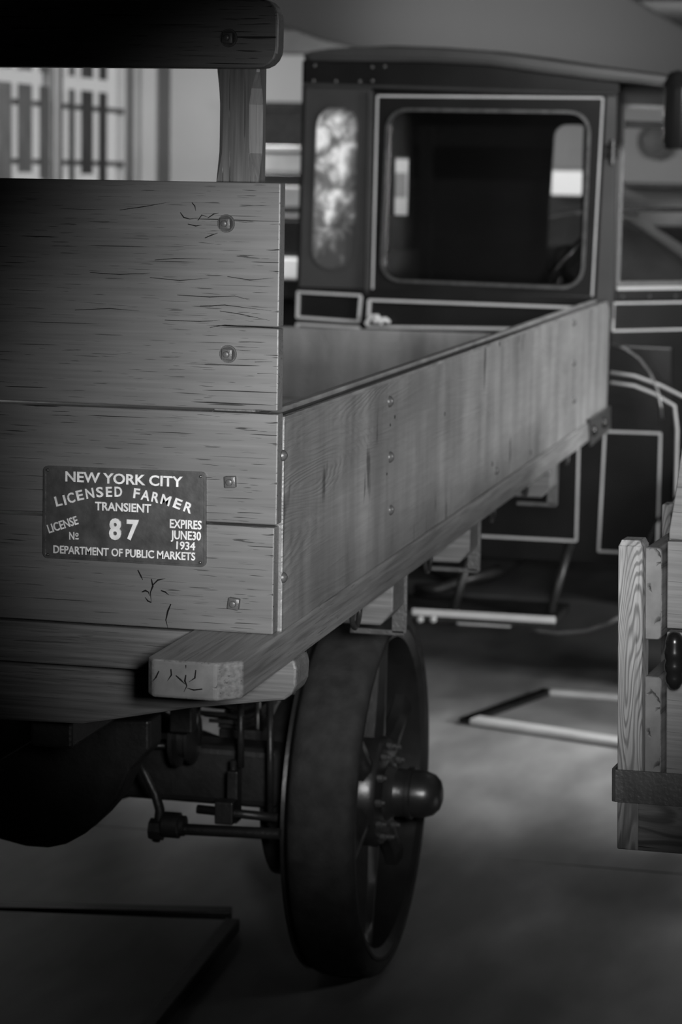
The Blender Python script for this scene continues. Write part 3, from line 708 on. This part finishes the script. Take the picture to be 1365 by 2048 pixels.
# rear wall, floor, far side of the cab with its openings
xl, xrr = A(604, 300).x, A(1226, 300).x
put('rear_wall', box((xl-.01, YP+.03, A(600, 1100).z), (xl+.02, YF, A(600, 120).z)), M['black'], tk)
put('cab_floor', box((xl, YP+.03, A(600, 1040).z), (xrr, YF-.03, A(600, 1010).z)), M['black'], tk)
B = lambda px, py: at(px, py, y=YF)
zt, zb = A(900, 130).z, A(900, 1100).z
xs_ = [B(650, 0).x, B(776, 0).x, B(827, 0).x, B(1098, 0).x, B(1178, 0).x, B(1200, 0).x]
def fx(a, b_, z0, z1): put('far_side_panel', box((a, YF-.03, z0), (b_, YF, z1)), M['black'], tk)
fx(xs_[0], xs_[1], zb, zt); fx(xs_[1], xs_[2], zb, B(800, 430).z); fx(xs_[1], xs_[2], B(800, 314).z, zt)
fx(xs_[2], xs_[3], zb, zt); fx(xs_[4], xs_[5], zb, zt)
od = [B(1098, 0), B(1182, 0), B(1182, 0), B(1098, 0)]; od[0].z = od[1].z = zt; od[2].z = od[3].z = zb
put('far_side_panel', ring_prism(rquad(od, .0005, 6), rquad([B(1112, 250), B(1182, 250), B(1182, 556), B(1092, 552)], .05, 6), 'y', YF-.03, YF), M['black'], tk)
# seat and steering wheel
put('seat', box((xl+.1, YP+.12, .72), (xl+.62, YF-.12, .86), .03, seg=3), M['blackiron'], tk)
put('seat_back', box((xl+.06, YP+.12, .86), (xl+.16, YF-.12, 1.28), .03, seg=3), M['blackiron'], tk)
s0 = at(1085, 590, y=YP+.5); s1 = at(1165, 490, y=YP+.5)
sdir = (s1-s0).normalized(); nrm = Vector((-.62, 0, .78)).normalized()
u = sdir; v = Vector((0, 1, 0)); cc = (s0+s1)/2
stw = put('steering_wheel', tube([cc+u*.2*math.cos(a)+v*.2*math.sin(a) for a in [2*math.pi*k/32 for k in range(32)]], .012, closed=True, n=10), M['black'], tk, smooth=True)
put('steering_column', tube([cc, cc+Vector((.45, 0, -.6))], .018), M['black'], tk, smooth=True)
for k in range(4):
    a = math.pi/4+k*math.pi/2; put('wheel_spoke', tube([cc, cc+u*.195*math.cos(a)+v*.195*math.sin(a)], .007), M['black'], stw)
# angled windscreen side and cowl
ex = Matrix.Translation((xrr, YP+.02, 0)) @ Matrix.Rotation(R(45), 4, 'Z')
def cb(u0, u1, z0, z1, t0=0, t1=.03, bv=0): return box((u0, t0, z0), (u1, t1, z1), bv)
zA, zB, zC, zD = A(1230, 190).z, A(1230, 572).z, A(1230, 600).z, A(1230, 665).z
put('windscreen_post', cb(0, .03, zC, zA+.06), M['cabgrey'], tk, xf=ex)
put('windscreen_post', cb(.80, .83, zC, zA+.06), M['cabgrey'], tk, xf=ex)
put('windscreen_header', cb(.03, .80, zA-.03, zA+.06), M['black'], tk, xf=ex)
put('windscreen_sill', cb(.03, .80, zC, zB-.01, -.006, .03), M['black'], tk, xf=ex)
put('pinstripe', cb(.03, .80, zB-.016, zB-.004, -.009, -.005), M['stripe'], tk, xf=ex)
ws = put('windscreen_frame', ring_prism([(.03, 0, zB), (.80, 0, zB), (.80, 0, zA-.03), (.03, 0, zA-.03)], [(.045, 0, zB+.014), (.785, 0, zB+.014), (.785, 0, zA-.045), (.045, 0, zA-.045)], 'y', -.004, .02), M['iron'], tk, xf=ex)
put('windscreen_bar', cb(.045, .785, A(1230, 255).z, A(1230, 240).z, -.002, .018), M['black'], tk, xf=ex)
put('windscreen_bar', cb(.045, .785, A(1230, 424).z, A(1230, 414).z, -.002, .018), M['black'], tk, xf=ex)
put('pane', cb(.045, .785, zB+.014, zA-.045, .006, .010), M['glass'], ws, xf=ex)
cw = put('cowl', cb(-.005, .84, A(1230, 1120).z, zC-.002, 0, .05, .004), M['black'], tk, xf=ex)
put('pinstripe', quad_frame([(.02, 0, zC-.01), (.81, 0, zC-.01), (.81, 0, zD), (.02, 0, zD)], sw, .004, 'y', -.003, .001), M['stripe'], cw, xf=ex)
for k in range(6): put('rivet', lathe([(0, .006), (-.003, .005), (-.005, 0)], (.06+.12*k, -.006, zC+.01), 'y', 8), M['rivet'], tk, xf=ex)
ly = YP-.08
put('side_lamp', lathe([(-.12, 0), (-.12, .035), (-.10, .045), (.08, .045), (.1, .05), (.14, .03), (.15, 0)], at(1354, 228, y=ly), 'z', 20), M['black'], tk, smooth='auto')
put('lamp_bracket', tube([at(1354, 268, y=ly), at(1354, 285, y=ly), Vector((xrr+.2, YP+.2, at(1300, 285, y=YP).z))], .008), M['black'], tk, smooth=True)
# hood, front wing with its bright edge
hz = zD-.02
rows = []
for x in (xrr+.55, xrr+1.5):
    r_ = []
    for k in range(13):
        a = math.pi*k/12; r_.append(Vector((x, (YP+YF)/2-.34*math.cos(a), .78+(hz-.78)*min(1, math.sin(a)*1.25)**.8)))
    rows.append(r_)
put('bonnet', grid_surface(rows, thick=.01), M['black'], tk, smooth=True)
def wing(px_pts, r, mat, nm='wing_edge'):
    put(nm, tube([at(a, b_, y=YP-.1-.0*i) for i, (a, b_) in enumerate(px_pts)], r), mat, tk, smooth=True)
wing([(1222, 690), (1250, 697), (1280, 718), (1300, 745), (1315, 778), (1322, 812), (1325, 840)], .006, M['rivet'])
wing([(1222, 745), (1270, 752), (1320, 770), (1380, 800), (1450, 860)], .006, M['stripe'])
wing([(1222, 765), (1270, 772), (1310, 788), (1350, 812), (1355, 860), (1352, 1000), (1345, 1110)], .006, M['stripe'])
# front wing sheet
rows = []
fc = Vector((xrr+.62, 0, .42))
for k in range(25):
    a = R(200)-R(190)*k/24; rr_ = .47
    rows.append([Vector((fc.x+rr_*math.cos(a), YP-.12, fc.z+rr_*math.sin(a))), Vector((fc.x+rr_*math.cos(a), YP+.0, fc.z+(rr_+.02)*math.sin(a))), Vector((fc.x+rr_*math.cos(a), YP+.12, fc.z+rr_*math.sin(a)))])
put('front_wing', grid_surface(rows, thick=.008), M['black'], tk, smooth=True)
put('wing_lip', tube([at(a, b_, y=YP-.16) for a, b_ in ((1050, 1252), (1080, 1262), (1120, 1266), (1170, 1262), (1215, 1248), (1245, 1232))], .008), M['iron'], tk, smooth=True)
for wx in (xrr+.62, xrr-1.75):
    for wy, s in ((YP-.06, -1), (YF+.06, 1)):
        w = put('road_wheel', lathe([(0, .27), (.02*s, .275), (.02*s, .3), (-.0*s, .36), (-.03*s, .395), (-.07*s, .40), (-.11*s, .395), (-.13*s, .36), (-.13*s, .29), (-.1*s, .27), (0, .27)], (wx, wy, .40), 'y', 48), M['rubber'], tk, smooth=True)
        for k in range(10):
            a = 2*math.pi*k/10; put('wheel_spoke', tube([(wx+.05*math.cos(a), wy-.05*s, .4+.05*math.sin(a)), (wx+.275*math.cos(a), wy-.05*s, .4+.275*math.sin(a))], [.02, .014], n=8), M['blackiron'], w, smooth=True)
        put('hub', lathe([(.02*s, 0), (.02*s, .04), (-.0*s, .06), (-.1*s, .06), (-.1*s, 0)], (wx, wy, .4), 'y', 20), M['blackiron'], w, smooth='auto')
    put('axle', tube([(wx, YP, .4), (wx, YF, .4)], .035), M['blackiron'], tk, smooth=True)
for y in (YP+.3, YF-.35):
    put('frame_rail', box((xrr-2.2, y, .46), (xrr+1.5, y+.06, .58), .004), M['blackiron'], tk)
# running board
r0, r1 = at(825, 1226, y=YP-.28), at(1112, 1240, y=YP-.28)
put('running_board', box((xrr-1.3, YP-.28, r1.z-.03), (r1.x, YP+.05, r1.z+.004), .004), M['blackiron'], tk)
put('running_board_trim', box((r0.x, YP-.287, r1.z-.012), (r1.x, YP-.28, r1.z+.012), .003), M['tray'], tk)
for px in (905, 1100):
    p = at(px, 1228, y=YP-.24)
    put('running_board_stay', tube([p, p+Vector((.03, .05, .14)), p+Vector((.05, .1, .24))], .016), M['blackiron'], tk, smooth=True)
put('exhaust_pipe', tube([at(830, 1178, y=YP-.05), at(880, 1178, y=YP-.05), at(930, 1160, y=YP), at(1000, 1140, y=YP+.1)], .02), M['blackiron'], tk, smooth=True)
put('step_plate', box(at(925, 1250, y=YP-.27)-Vector((.02, 0, 0)), at(1000, 1238, y=YP-.27)+Vector((.04, .05, 0)), .004), M['tray'], tk)
for px in (868, 842):
    p = at(px, 1238, y=YP-.285); put('step_bolt', lathe([(0, .011), (-.01, .011), (-.014, 0)], p, 'y', 8), M['tray'], tk)

# ------------------------------------------------------------------ stake-bodied truck at the right edge
RA = R(-5.7)
sp0 = at(1262, 1700, d=3.98)
st = thing('stake_truck', 'weathered oak stake-bodied truck corner with an iron strap, at the right edge', 'truck', (sp0.x, sp0.y, 0), RA)
T0 = wm(st)                                     # chassis sits square; the body leans a little on its springs
T = T0 @ Matrix.Translation((0, 0, 1.0)) @ Matrix.Rotation(R(-1.7), 4, 'Y') @ Matrix.Translation((0, 0, -1.0)); TI = T.inverted()
def loc(px, py, y=0):
    """point on the local plane y=const of the stake truck"""
    o_, r_ = TI @ EYE, TI.to_3x3() @ ray(px, py); t = (y-o_.y)/r_.y; return o_+r_*t
def S(name, bm, mat, par=None, **k): return put(name, bm, mat, par or st, xf=T, **k)
a, b_ = loc(1235, 1700), loc(1286, 1092)
zt = b_.z; zbm = loc(1262, 1700).z
n = box((a.x, 0, zbm), (b_.x, .05, zt), 0)
tops = [f for f in n.faces if f.normal.z > .9 or all(v.co.z > zt-1e-4 for v in f.verts)]
r_ = bmesh.ops.inset_region(n, faces=tops, thickness=.007)
for v in tops[0].verts: v.co.z += .008
bevel(n, .0015, 1)
S('corner_stake', n, M['oak_z'])
ux0, ux1 = loc(1287, 1200, .03).x, loc(1325, 1200, .03).x
def rail(z0p, z1p, y0=.028, L_=2.6, r=.008):
    z0, z1 = loc(1300, z0p, y0).z, loc(1300, z1p, y0).z
    c = rquad([(ux0, 0, z0), (ux1, 0, z0), (ux1, 0, z1), (ux0, 0, z1)], r, 4)
    return prism(c, 'y', y0, y0+L_, .0015, seg=1)
S('side_rail', rail(1279, 1095), M['oak_y'], end='y'); S('side_rail', rail(1600, 1353), M['oak_y'], end='y')
for yk in (.55, 1.3, 2.1):
    S('side_stake', box((a.x+.012, yk, zbm), (ux0-.001, yk+.05, zt+.02), .003), M['oak_z'])
    S('side_stake', box((ux1+.001, yk-.2, zbm), (ux1+.012, yk-.14, zt+.02), .003), M['oak_z'])
tx = loc(1334, 1300, -.005).x
TW = 1.5
for (p0_, p1_) in ((1256, 1082), (1548, 1263)):
    S('end_board', box((tx, -.004, loc(1340, p0_, 0).z), (tx+TW, .022, loc(1340, p1_, 0).z), .002), M['oak_x'])
S('end_sill', box((ux0-.0, -.001, loc(1300, 1703, 0).z), (tx+TW+.06, .03, loc(1300, 1606, 0).z), .002), M['oak_sill'])
# leaning headboard further in
hb = [loc(1339, 1062, .1), loc(1352, 985, .1), loc(1366, 885, .1)]
q = [(hb[0].x, 0, hb[0].z-.02), (hb[0].x, 0, hb[0].z), (hb[1].x, 0, hb[1].z), (hb[2].x, 0, hb[2].z), (hb[2].x+.02, 0, hb[2].z+.09), (hb[2].x+1.2, 0, hb[2].z+.09), (hb[2].x+1.2, 0, hb[0].z-.02)]
S('sloping_board', prism(q, 'y', .1, .125, .002), M['oak_x'])
e1 = loc(1324, 1008, .6); e2 = loc(1342, 1075, .6)
S('side_stake', box((e1.x, .6, zbm), (e2.x, .64, e1.z), .004), M['oak_z'])
# iron strap wrapped round the corner stake
z0, z1 = loc(1260, 1605, -.006).z, loc(1260, 1541, -.006).z
xo = loc(1223, 1570, -.006).x
path = [(xo+.001, .26), (xo, .10), (xo, .0), (xo+.002, -.006), (xo+.008, -.009), (xo+.02, -.008), (tx+.03, -.008), (tx+.06, -.012), (tx+TW, -.012)]
rows = [[(x, y, z0), (x, y, z1)] for x, y in path]
S('iron_strap', grid_surface(rows, thick=.005), M['iron'], label='black iron strap round the corner stake')
S('strap_bolt', lathe([(0, .014), (-.006, .013), (-.011, .006), (-.012, 0)], (tx+.065, -.014, (z0+z1)/2-.004), 'y', 16), M['iron'])
# turned hinge pin in front of the end boards
kc = loc(1350, 1320, -.06); hh = (loc(1350, 1262, -.06).z-loc(1350, 1378, -.06).z)
pr = [(0, 0), (.0, .006), (.03, .009), (.09, .012), (.12, .014), (.2, .015), (.28, .0135), (.32, .016), (.42, .0165), (.5, .0145), (.55, .0165), (.65, .017), (.74, .0145), (.8, .0155), (.9, .013), (.97, .008), (1, 0)]
S('hinge_pin', lathe([(-hh/2+u*hh, r) for u, r in pr], kc, 'z', 24), M['black'], smooth=True, label='glossy turned black hinge pin')
S('hinge_bracket', box((kc.x-.004, -.055, kc.z-.01), (kc.x+.012, -.003, kc.z+.01), .002), M['black'])
# bed floor, chassis and wheels of that truck (mostly out of frame)
S('bed_floor', box((ux1+.015, .04, zbm+.09), (tx+TW, 2.7, zbm+.115)), M['oak_y'])
for x in (tx+.35, tx+1.05): S('frame_rail', box((x, .05, zbm-.06), (x+.07, 2.7, zbm+.088), .004), M['blackiron'])
T = T0
for x in (tx+.12, tx+1.2):
    for y in (.9, 2.4):
        w = S('road_wheel', lathe([(0, .2), (0, .27), (.02, .30), (.07, .305), (.12, .30), (.14, .27), (.14, .2), (0, .2)], (x, y, .305), 'x', 40), M['rubber'], smooth='auto')
        put('wheel_disc', lathe([(.05, 0), (.05, .2), (.09, .2), (.09, 0)], (x, y, .305), 'x', 30), M['blackiron'], w, xf=T)
for y in (.9, 2.4):
    S('axle', tube([(tx+.14, y, .305), (tx+1.3, y, .305)], .03), M['blackiron'], smooth=True)
    for x in (tx+.35, tx+1.05): S('spring_block', box((x, y-.04, .32), (x+.07, y+.04, zbm-.05)), M['blackiron'])

# ------------------------------------------------------------------ things on the floor
# drip tray
dz = .02
dc = [at(1086, 1377, z=dz), at(1430, 1405, z=dz), at(1430, 1515, z=dz), at(917, 1437, z=dz)]
tr = thing('drip_tray', 'shallow pale metal drip tray on the floor in front of the black truck', 'tray', ((dc[0]+dc[2])/2).to_tuple()[:2]+(0,))
put('tray_floor', prism(dc, 'z', .001, .005), M['trayin'], tr)
for i in range(4):
    p, q = Vector(dc[i]), Vector(dc[(i+1) % 4]); d = (q-p).normalized(); nn = Vector((-d.y, d.x, 0))
    if nn.dot((dc[0]+dc[2])/2-p) < 0: nn = -nn
    w_ = .075 if i == 2 else .05
    c4 = [p, q, q+nn*w_, p+nn*w_]
    for v in c4: v.z = 0
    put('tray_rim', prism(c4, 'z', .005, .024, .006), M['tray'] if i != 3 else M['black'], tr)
# raised floor plate bottom left
fp = [at(-160, 1813, z=.03), at(452, 1837, z=.03), at(215, 2130, z=.03), at(-160, 2120, z=.03)]
pl_ = thing('floor_plate', 'raised grey floor plate with dark strips for its edge shadow, bottom left under the tailgate', 'plate', (fp[0].x+.5, fp[0].y-.5, 0))
put('plate', prism(fp, 'z', 0, .028, .004), M['floor'], pl_)
def edge(p, q, w, nm='edge_shade_strip'):
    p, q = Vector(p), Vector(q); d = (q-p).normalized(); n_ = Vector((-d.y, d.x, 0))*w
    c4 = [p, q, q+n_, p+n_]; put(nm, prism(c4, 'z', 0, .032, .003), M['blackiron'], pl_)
edge(fp[0], at(462, 1826, z=.03), .05); edge(fp[1], fp[2], .035)  # dark strips in place of the gap and shadow at the plate's edges

# ------------------------------------------------------------------ parked cars behind
def car(name, label, origin, rz, L_, Wd, roof_z, belt_z, mat, roofmat, prof, wmat, g=None):
    """prof: list of (fraction of length, height fraction between belt and roof) for the cabin silhouette"""
    t = thing(name, label, 'car', origin, rz, g); X = wm(t)
    rows = []
    for k in range(17):
        u = k/16; x = -L_/2+L_*u; w = Wd/2*(1-.35*abs(2*u-1)**3); zt_ = belt_z*(1-.22*abs(2*u-1)**4)
        rows.append([Vector((x, w*c_, .32+(zt_-.32)*s_)) for c_, s_ in ((-.9, 0), (-1, .3), (-1, .7), (-.93, .93), (-.8, 1), (.8, 1), (.93, .93), (1, .7), (1, .3), (.9, 0))])
    n = grid_surface(rows, close=True); bmesh.ops.holes_fill(n, edges=[e for e in n.edges if e.is_boundary])
    put('body', n, mat, t, xf=X, smooth=True)
    rows = []
    for (u, h_) in prof:
        x = -L_/2+L_*u; zt_ = belt_z-.03+(roof_z-belt_z+.03)*h_; w = Wd/2*.86
        rows.append([Vector((x, w*c_*(1-.12*s_*h_), belt_z-.03+(zt_-belt_z+.03)*s_)) for c_, s_ in ((-1, 0), (-.99, .5), (-.95, .8), (-.8, .96), (-.4, 1), (.4, 1), (.8, .96), (.95, .8), (.99, .5), (1, 0))])
    n = grid_surface(rows); bmesh.ops.holes_fill(n, edges=[e for e in n.edges if e.is_boundary])
    cabn = put('cabin', n, roofmat, t, xf=X, smooth='auto')
    us = [p[0] for p in prof if p[1] > .8]; u0, u1 = min(us), max(us); xa_, xb_ = -L_/2+L_*u0, -L_/2+L_*u1; hgt = roof_z-belt_z
    for s in (-1, 1):
        for (f0, f1) in ((.02, .46), (.54, .98)):
            c_ = [(xa_+(xb_-xa_)*f0, s, belt_z+.05), (xa_+(xb_-xa_)*f1, s, belt_z+.05), (xa_+(xb_-xa_)*f1, s, belt_z+hgt*.78), (xa_+(xb_-xa_)*f0, s, belt_z+hgt*.78)]
            yy_ = s*Wd/2*.86
            w = put('side_window', prism(rquad(c_, .05, 4), 'y', yy_*.9, yy_*1.005), M['car_dark'], t, xf=X)
            put('window_trim', quad_frame(c_, .012, .05, 'y', yy_*.95, yy_*1.015, n=4), M['chrome'], w, xf=X)
        for wx in (-L_*.32, L_*.32):
            rows = []
            for k in range(15):
                a_ = math.pi*k/14; rows.append([Vector((wx+.42*math.cos(a_), s*Wd/2*.80, .35+.42*math.sin(a_))), Vector((wx+.46*math.cos(a_), s*Wd/2*1.0, .33+.44*math.sin(a_))), Vector((wx+.42*math.cos(a_), s*Wd/2*1.1, .31+.38*math.sin(a_)))])
            put('wing', grid_surface(rows, thick=.01), wmat, t, xf=X, smooth=True)
            w = put('road_wheel', lathe([(-.09, .2), (-.09, .28), (-.06, .34), (0, .345), (.06, .34), (.09, .28), (.09, .2), (-.09, .2)], (wx, s*Wd/2*.9, .345), 'y', 32), M['rubber'], t, xf=X, smooth=True)
            put('hubcap', lathe([(-.04, .0), (-.05, .2), (.05, .2), (.04, 0)], (wx, s*Wd/2*.9, .345), 'y', 24), M['chrome'], w, xf=X, smooth=True)
    for s in (-1, 1):
        put('bumper', box((s*L_/2-.03+s*.05, -Wd*.42, .38), (s*L_/2+.03+s*.05, Wd*.42, .47), .02), M['chrome'], t, xf=X)
        for q_ in (-.62, .62):
            put('lamp', lathe([(-.06, 0), (-.05, .05), (0, .085), (.03, .085), (.04, 0)], (s*L_/2*.86, q_*Wd/2, belt_z*.82), 'x', 20), M['chrome'], t, xf=X, smooth=True)
    return t
sedan = [(.03, 0), (.04, .6), (.08, .93), (.14, 1), (.36, 1), (.44, .97), (.50, .75), (.55, 0)]
coupe = [(.06, 0), (.12, .5), (.19, .9), (.27, 1), (.33, .96), (.39, .72), (.45, .35), (.50, 0)]
p = at(1210, 425, d=11.3); q = at(625, 425, d=11.0); car('vintage_coupe', 'rounded grey vintage coupe seen through the windscreen of the black truck', (q.x+2.1, p.y+.1, 0), 0, 4.2, 1.6, p.z+.0, 1.05, M['car_mid'], M['car_mid'], coupe, wmat=M['car_mid'])
p = at(1300, 400, d=13.3); q = at(1060, 400, d=13.3); car('vintage_sedan', 'dark vintage sedan with a roof highlight painted pale, behind the rounded coupe', (q.x+2.42, 10.3, 0), 0, 4.4, 1.6, p.z, 1.1, M['car_dark'], M['roof_highlight'], sedan, wmat=M['car_dark'])
# made-up pale van, panels banded light and dark, between the stake and the cab and through the cab's far window
VY = 8.9; V = lambda px, py: at(px, py, y=VY)
vx0, vx1 = V(452, 300).x, V(988, 300).x
van = thing('filler_van', 'made-up tall pale van with white tail flap, between the stake and the black cab', 'van', ((vx0+vx1)/2, VY+1.2, 0))
zr = V(560, 292).z
n = prism(rquad([(vx0, 0, .5), (vx1, 0, .5), (vx1, 0, zr), (vx0, 0, zr)], [.02, .02, .16, .16], 6), 'y', VY, VY+2.0, .02)
vb = put('body', n, M['car_mid'], van, smooth='auto')
def vp(nm, x0, y0, x1, y1, mt_, t=.01, par=None): return put(nm, box((V(x0, y0).x, VY-t, V(x0, y1).z), (V(x1, y0).x, VY+.002, V(x0, y0).z), .003), M[mt_], par or van)
vp('roof_rail', 462, 290, 978, 302, 'car_mid', .03)
vp('rear_panel', 470, 306, 740, 342, 'car_mid', .012)
vp('rear_window', 470, 345, 740, 368, 'black', .014)
vp('rear_panel', 470, 371, 740, 412, 'car_mid', .03)
vp('brightening_panel', 765, 318, 850, 432, 'paper', .02)  # white panel added so the cab's far window reads bright
vp('rear_window', 792, 345, 815, 395, 'trim', .022)
vp('chrome_strip', 470, 430, 740, 434, 'chrome', .02)
vp('rear_opening', 470, 438, 740, 505, 'black', .014)
f0, f1, f2 = V(470, 512), V(640, 512), V(640, 560)
put('tail_flap', prism([(f0.x, VY, f2.z), (f1.x+.1, VY, f2.z), (f1.x+.05, VY, f0.z), (f0.x+.22, VY, f0.z), (f0.x+.16, VY, f0.z-.05)], 'y', VY-.10, VY-.02, .01), M['paper'], van)
vp('rear_panel', 470, 562, 740, 592, 'car_mid', .02)
vp('lower_panel', 470, 594, 975, 860, 'black', .02)
for x in (vx0+.2, vx1-.2):
    for y in (VY+.5, VY+1.55):
        put('road_wheel', lathe([(-.09, 0), (-.09, .3), (-.05, .36), (.05, .36), (.09, .3), (.09, 0)], (x, y, .36), 'x', 32), M['rubber'], van, smooth='auto')
for y in (VY+.5, VY+1.55): put('axle', tube([(vx0+.2, y, .36), (vx1-.2, y, .36)], .04), M['blackiron'], van, smooth=True)
# cabinet on the back wall, made up for the dark band above the van
k0, k1 = at(500, 207, y=YB-.4), at(800, 300, y=YB-.4)
cbn = thing('filler_cabinet', 'made-up tall black cabinet against the back wall, its top showing over the pale van', 'cabinet', ((k0.x+k1.x)/2, YB-.2, 0))
put('carcass', box((k0.x, YB-.4, .08), (k1.x, YB-.01, k0.z), .01), M['rubber'], cbn)
put('cornice', box((k0.x-.03, YB-.43, k0.z-.05), (k1.x+.03, YB-.01, k0.z+.01), .008), M['rubber'], cbn)
put('plinth', box((k0.x+.02, YB-.38, 0), (k1.x-.02, YB-.02, .08)), M['black'], cbn)
for q in (0, 1):
    xm0, xm1 = k0.x+(k1.x-k0.x)*q/2+.02, k0.x+(k1.x-k0.x)*(q+1)/2-.02
    dd = put('door', box((xm0, YB-.415, .12), (xm1, YB-.4, k0.z-.08), .004), M['rubber'], cbn)
    put('knob', lathe([(0, .012), (-.02, .016), (-.03, 0)], ((xm1-.04) if q == 0 else (xm0+.04), YB-.415, 1.1), 'y', 12), M['chrome'], dd, smooth=True)

# back wall things
c = at(1310, 283, y=YB-.06); er = .1
o = thing('round_emblem', 'dark round spoked emblem hung on the back wall, upper right', 'wall decoration', (c.x, YB-.06, c.z))
put('ring', tube([c+Vector((er*math.cos(a_), 0, er*math.sin(a_))) for a_ in [2*math.pi*k/32 for k in range(32)]], .014, closed=True), M['casing'], o, smooth=True)
put('disc', lathe([(.012, er), (.006, er*.95), (.0, .03), (-.01, 0)], c, 'y', 32), M['casing'], o, smooth=True)
c0_, c1_ = at(1240, 365, y=YB-.2), at(1500, 352, y=YB-.2)
put('wall_shelf', box((c0_.x, YB-.3, c0_.z-.03), (c1_.x, YB-.001, c0_.z), .004), M['darktrim'], cat='shelf', label='dark shelf along the back wall under the round emblem')
c = at(1138, 366, y=YB-.2); a_ = at(1104, 389, y=YB-.2); b_ = at(1173, 343, y=YB-.2)
lb = thing('glow_panel', 'glowing white panel for the bright rectangle seen through the cab', 'glowing panel', (c.x, YB-.2, a_.z))
put('case', box((a_.x-.02, YB-.2, a_.z-.02), (b_.x+.02, YB-.001, b_.z+.02), .006), M['trim'], lb)
em = bpy.data.materials.new('lit_panel'); em.use_nodes = True
em.node_tree.nodes['Principled BSDF'].inputs['Emission Color'].default_value = (1, 1, 1, 1); em.node_tree.nodes['Principled BSDF'].inputs['Emission Strength'].default_value = 1.0
em.node_tree.nodes['Principled BSDF'].inputs['Base Color'].default_value = (.1, .1, .1, 1)
put('lit_panel', box((a_.x, YB-.21, a_.z), (b_.x, YB-.2, b_.z), .003), em, lb)  # emission added for the bright rectangle on the back wall, not a lamp
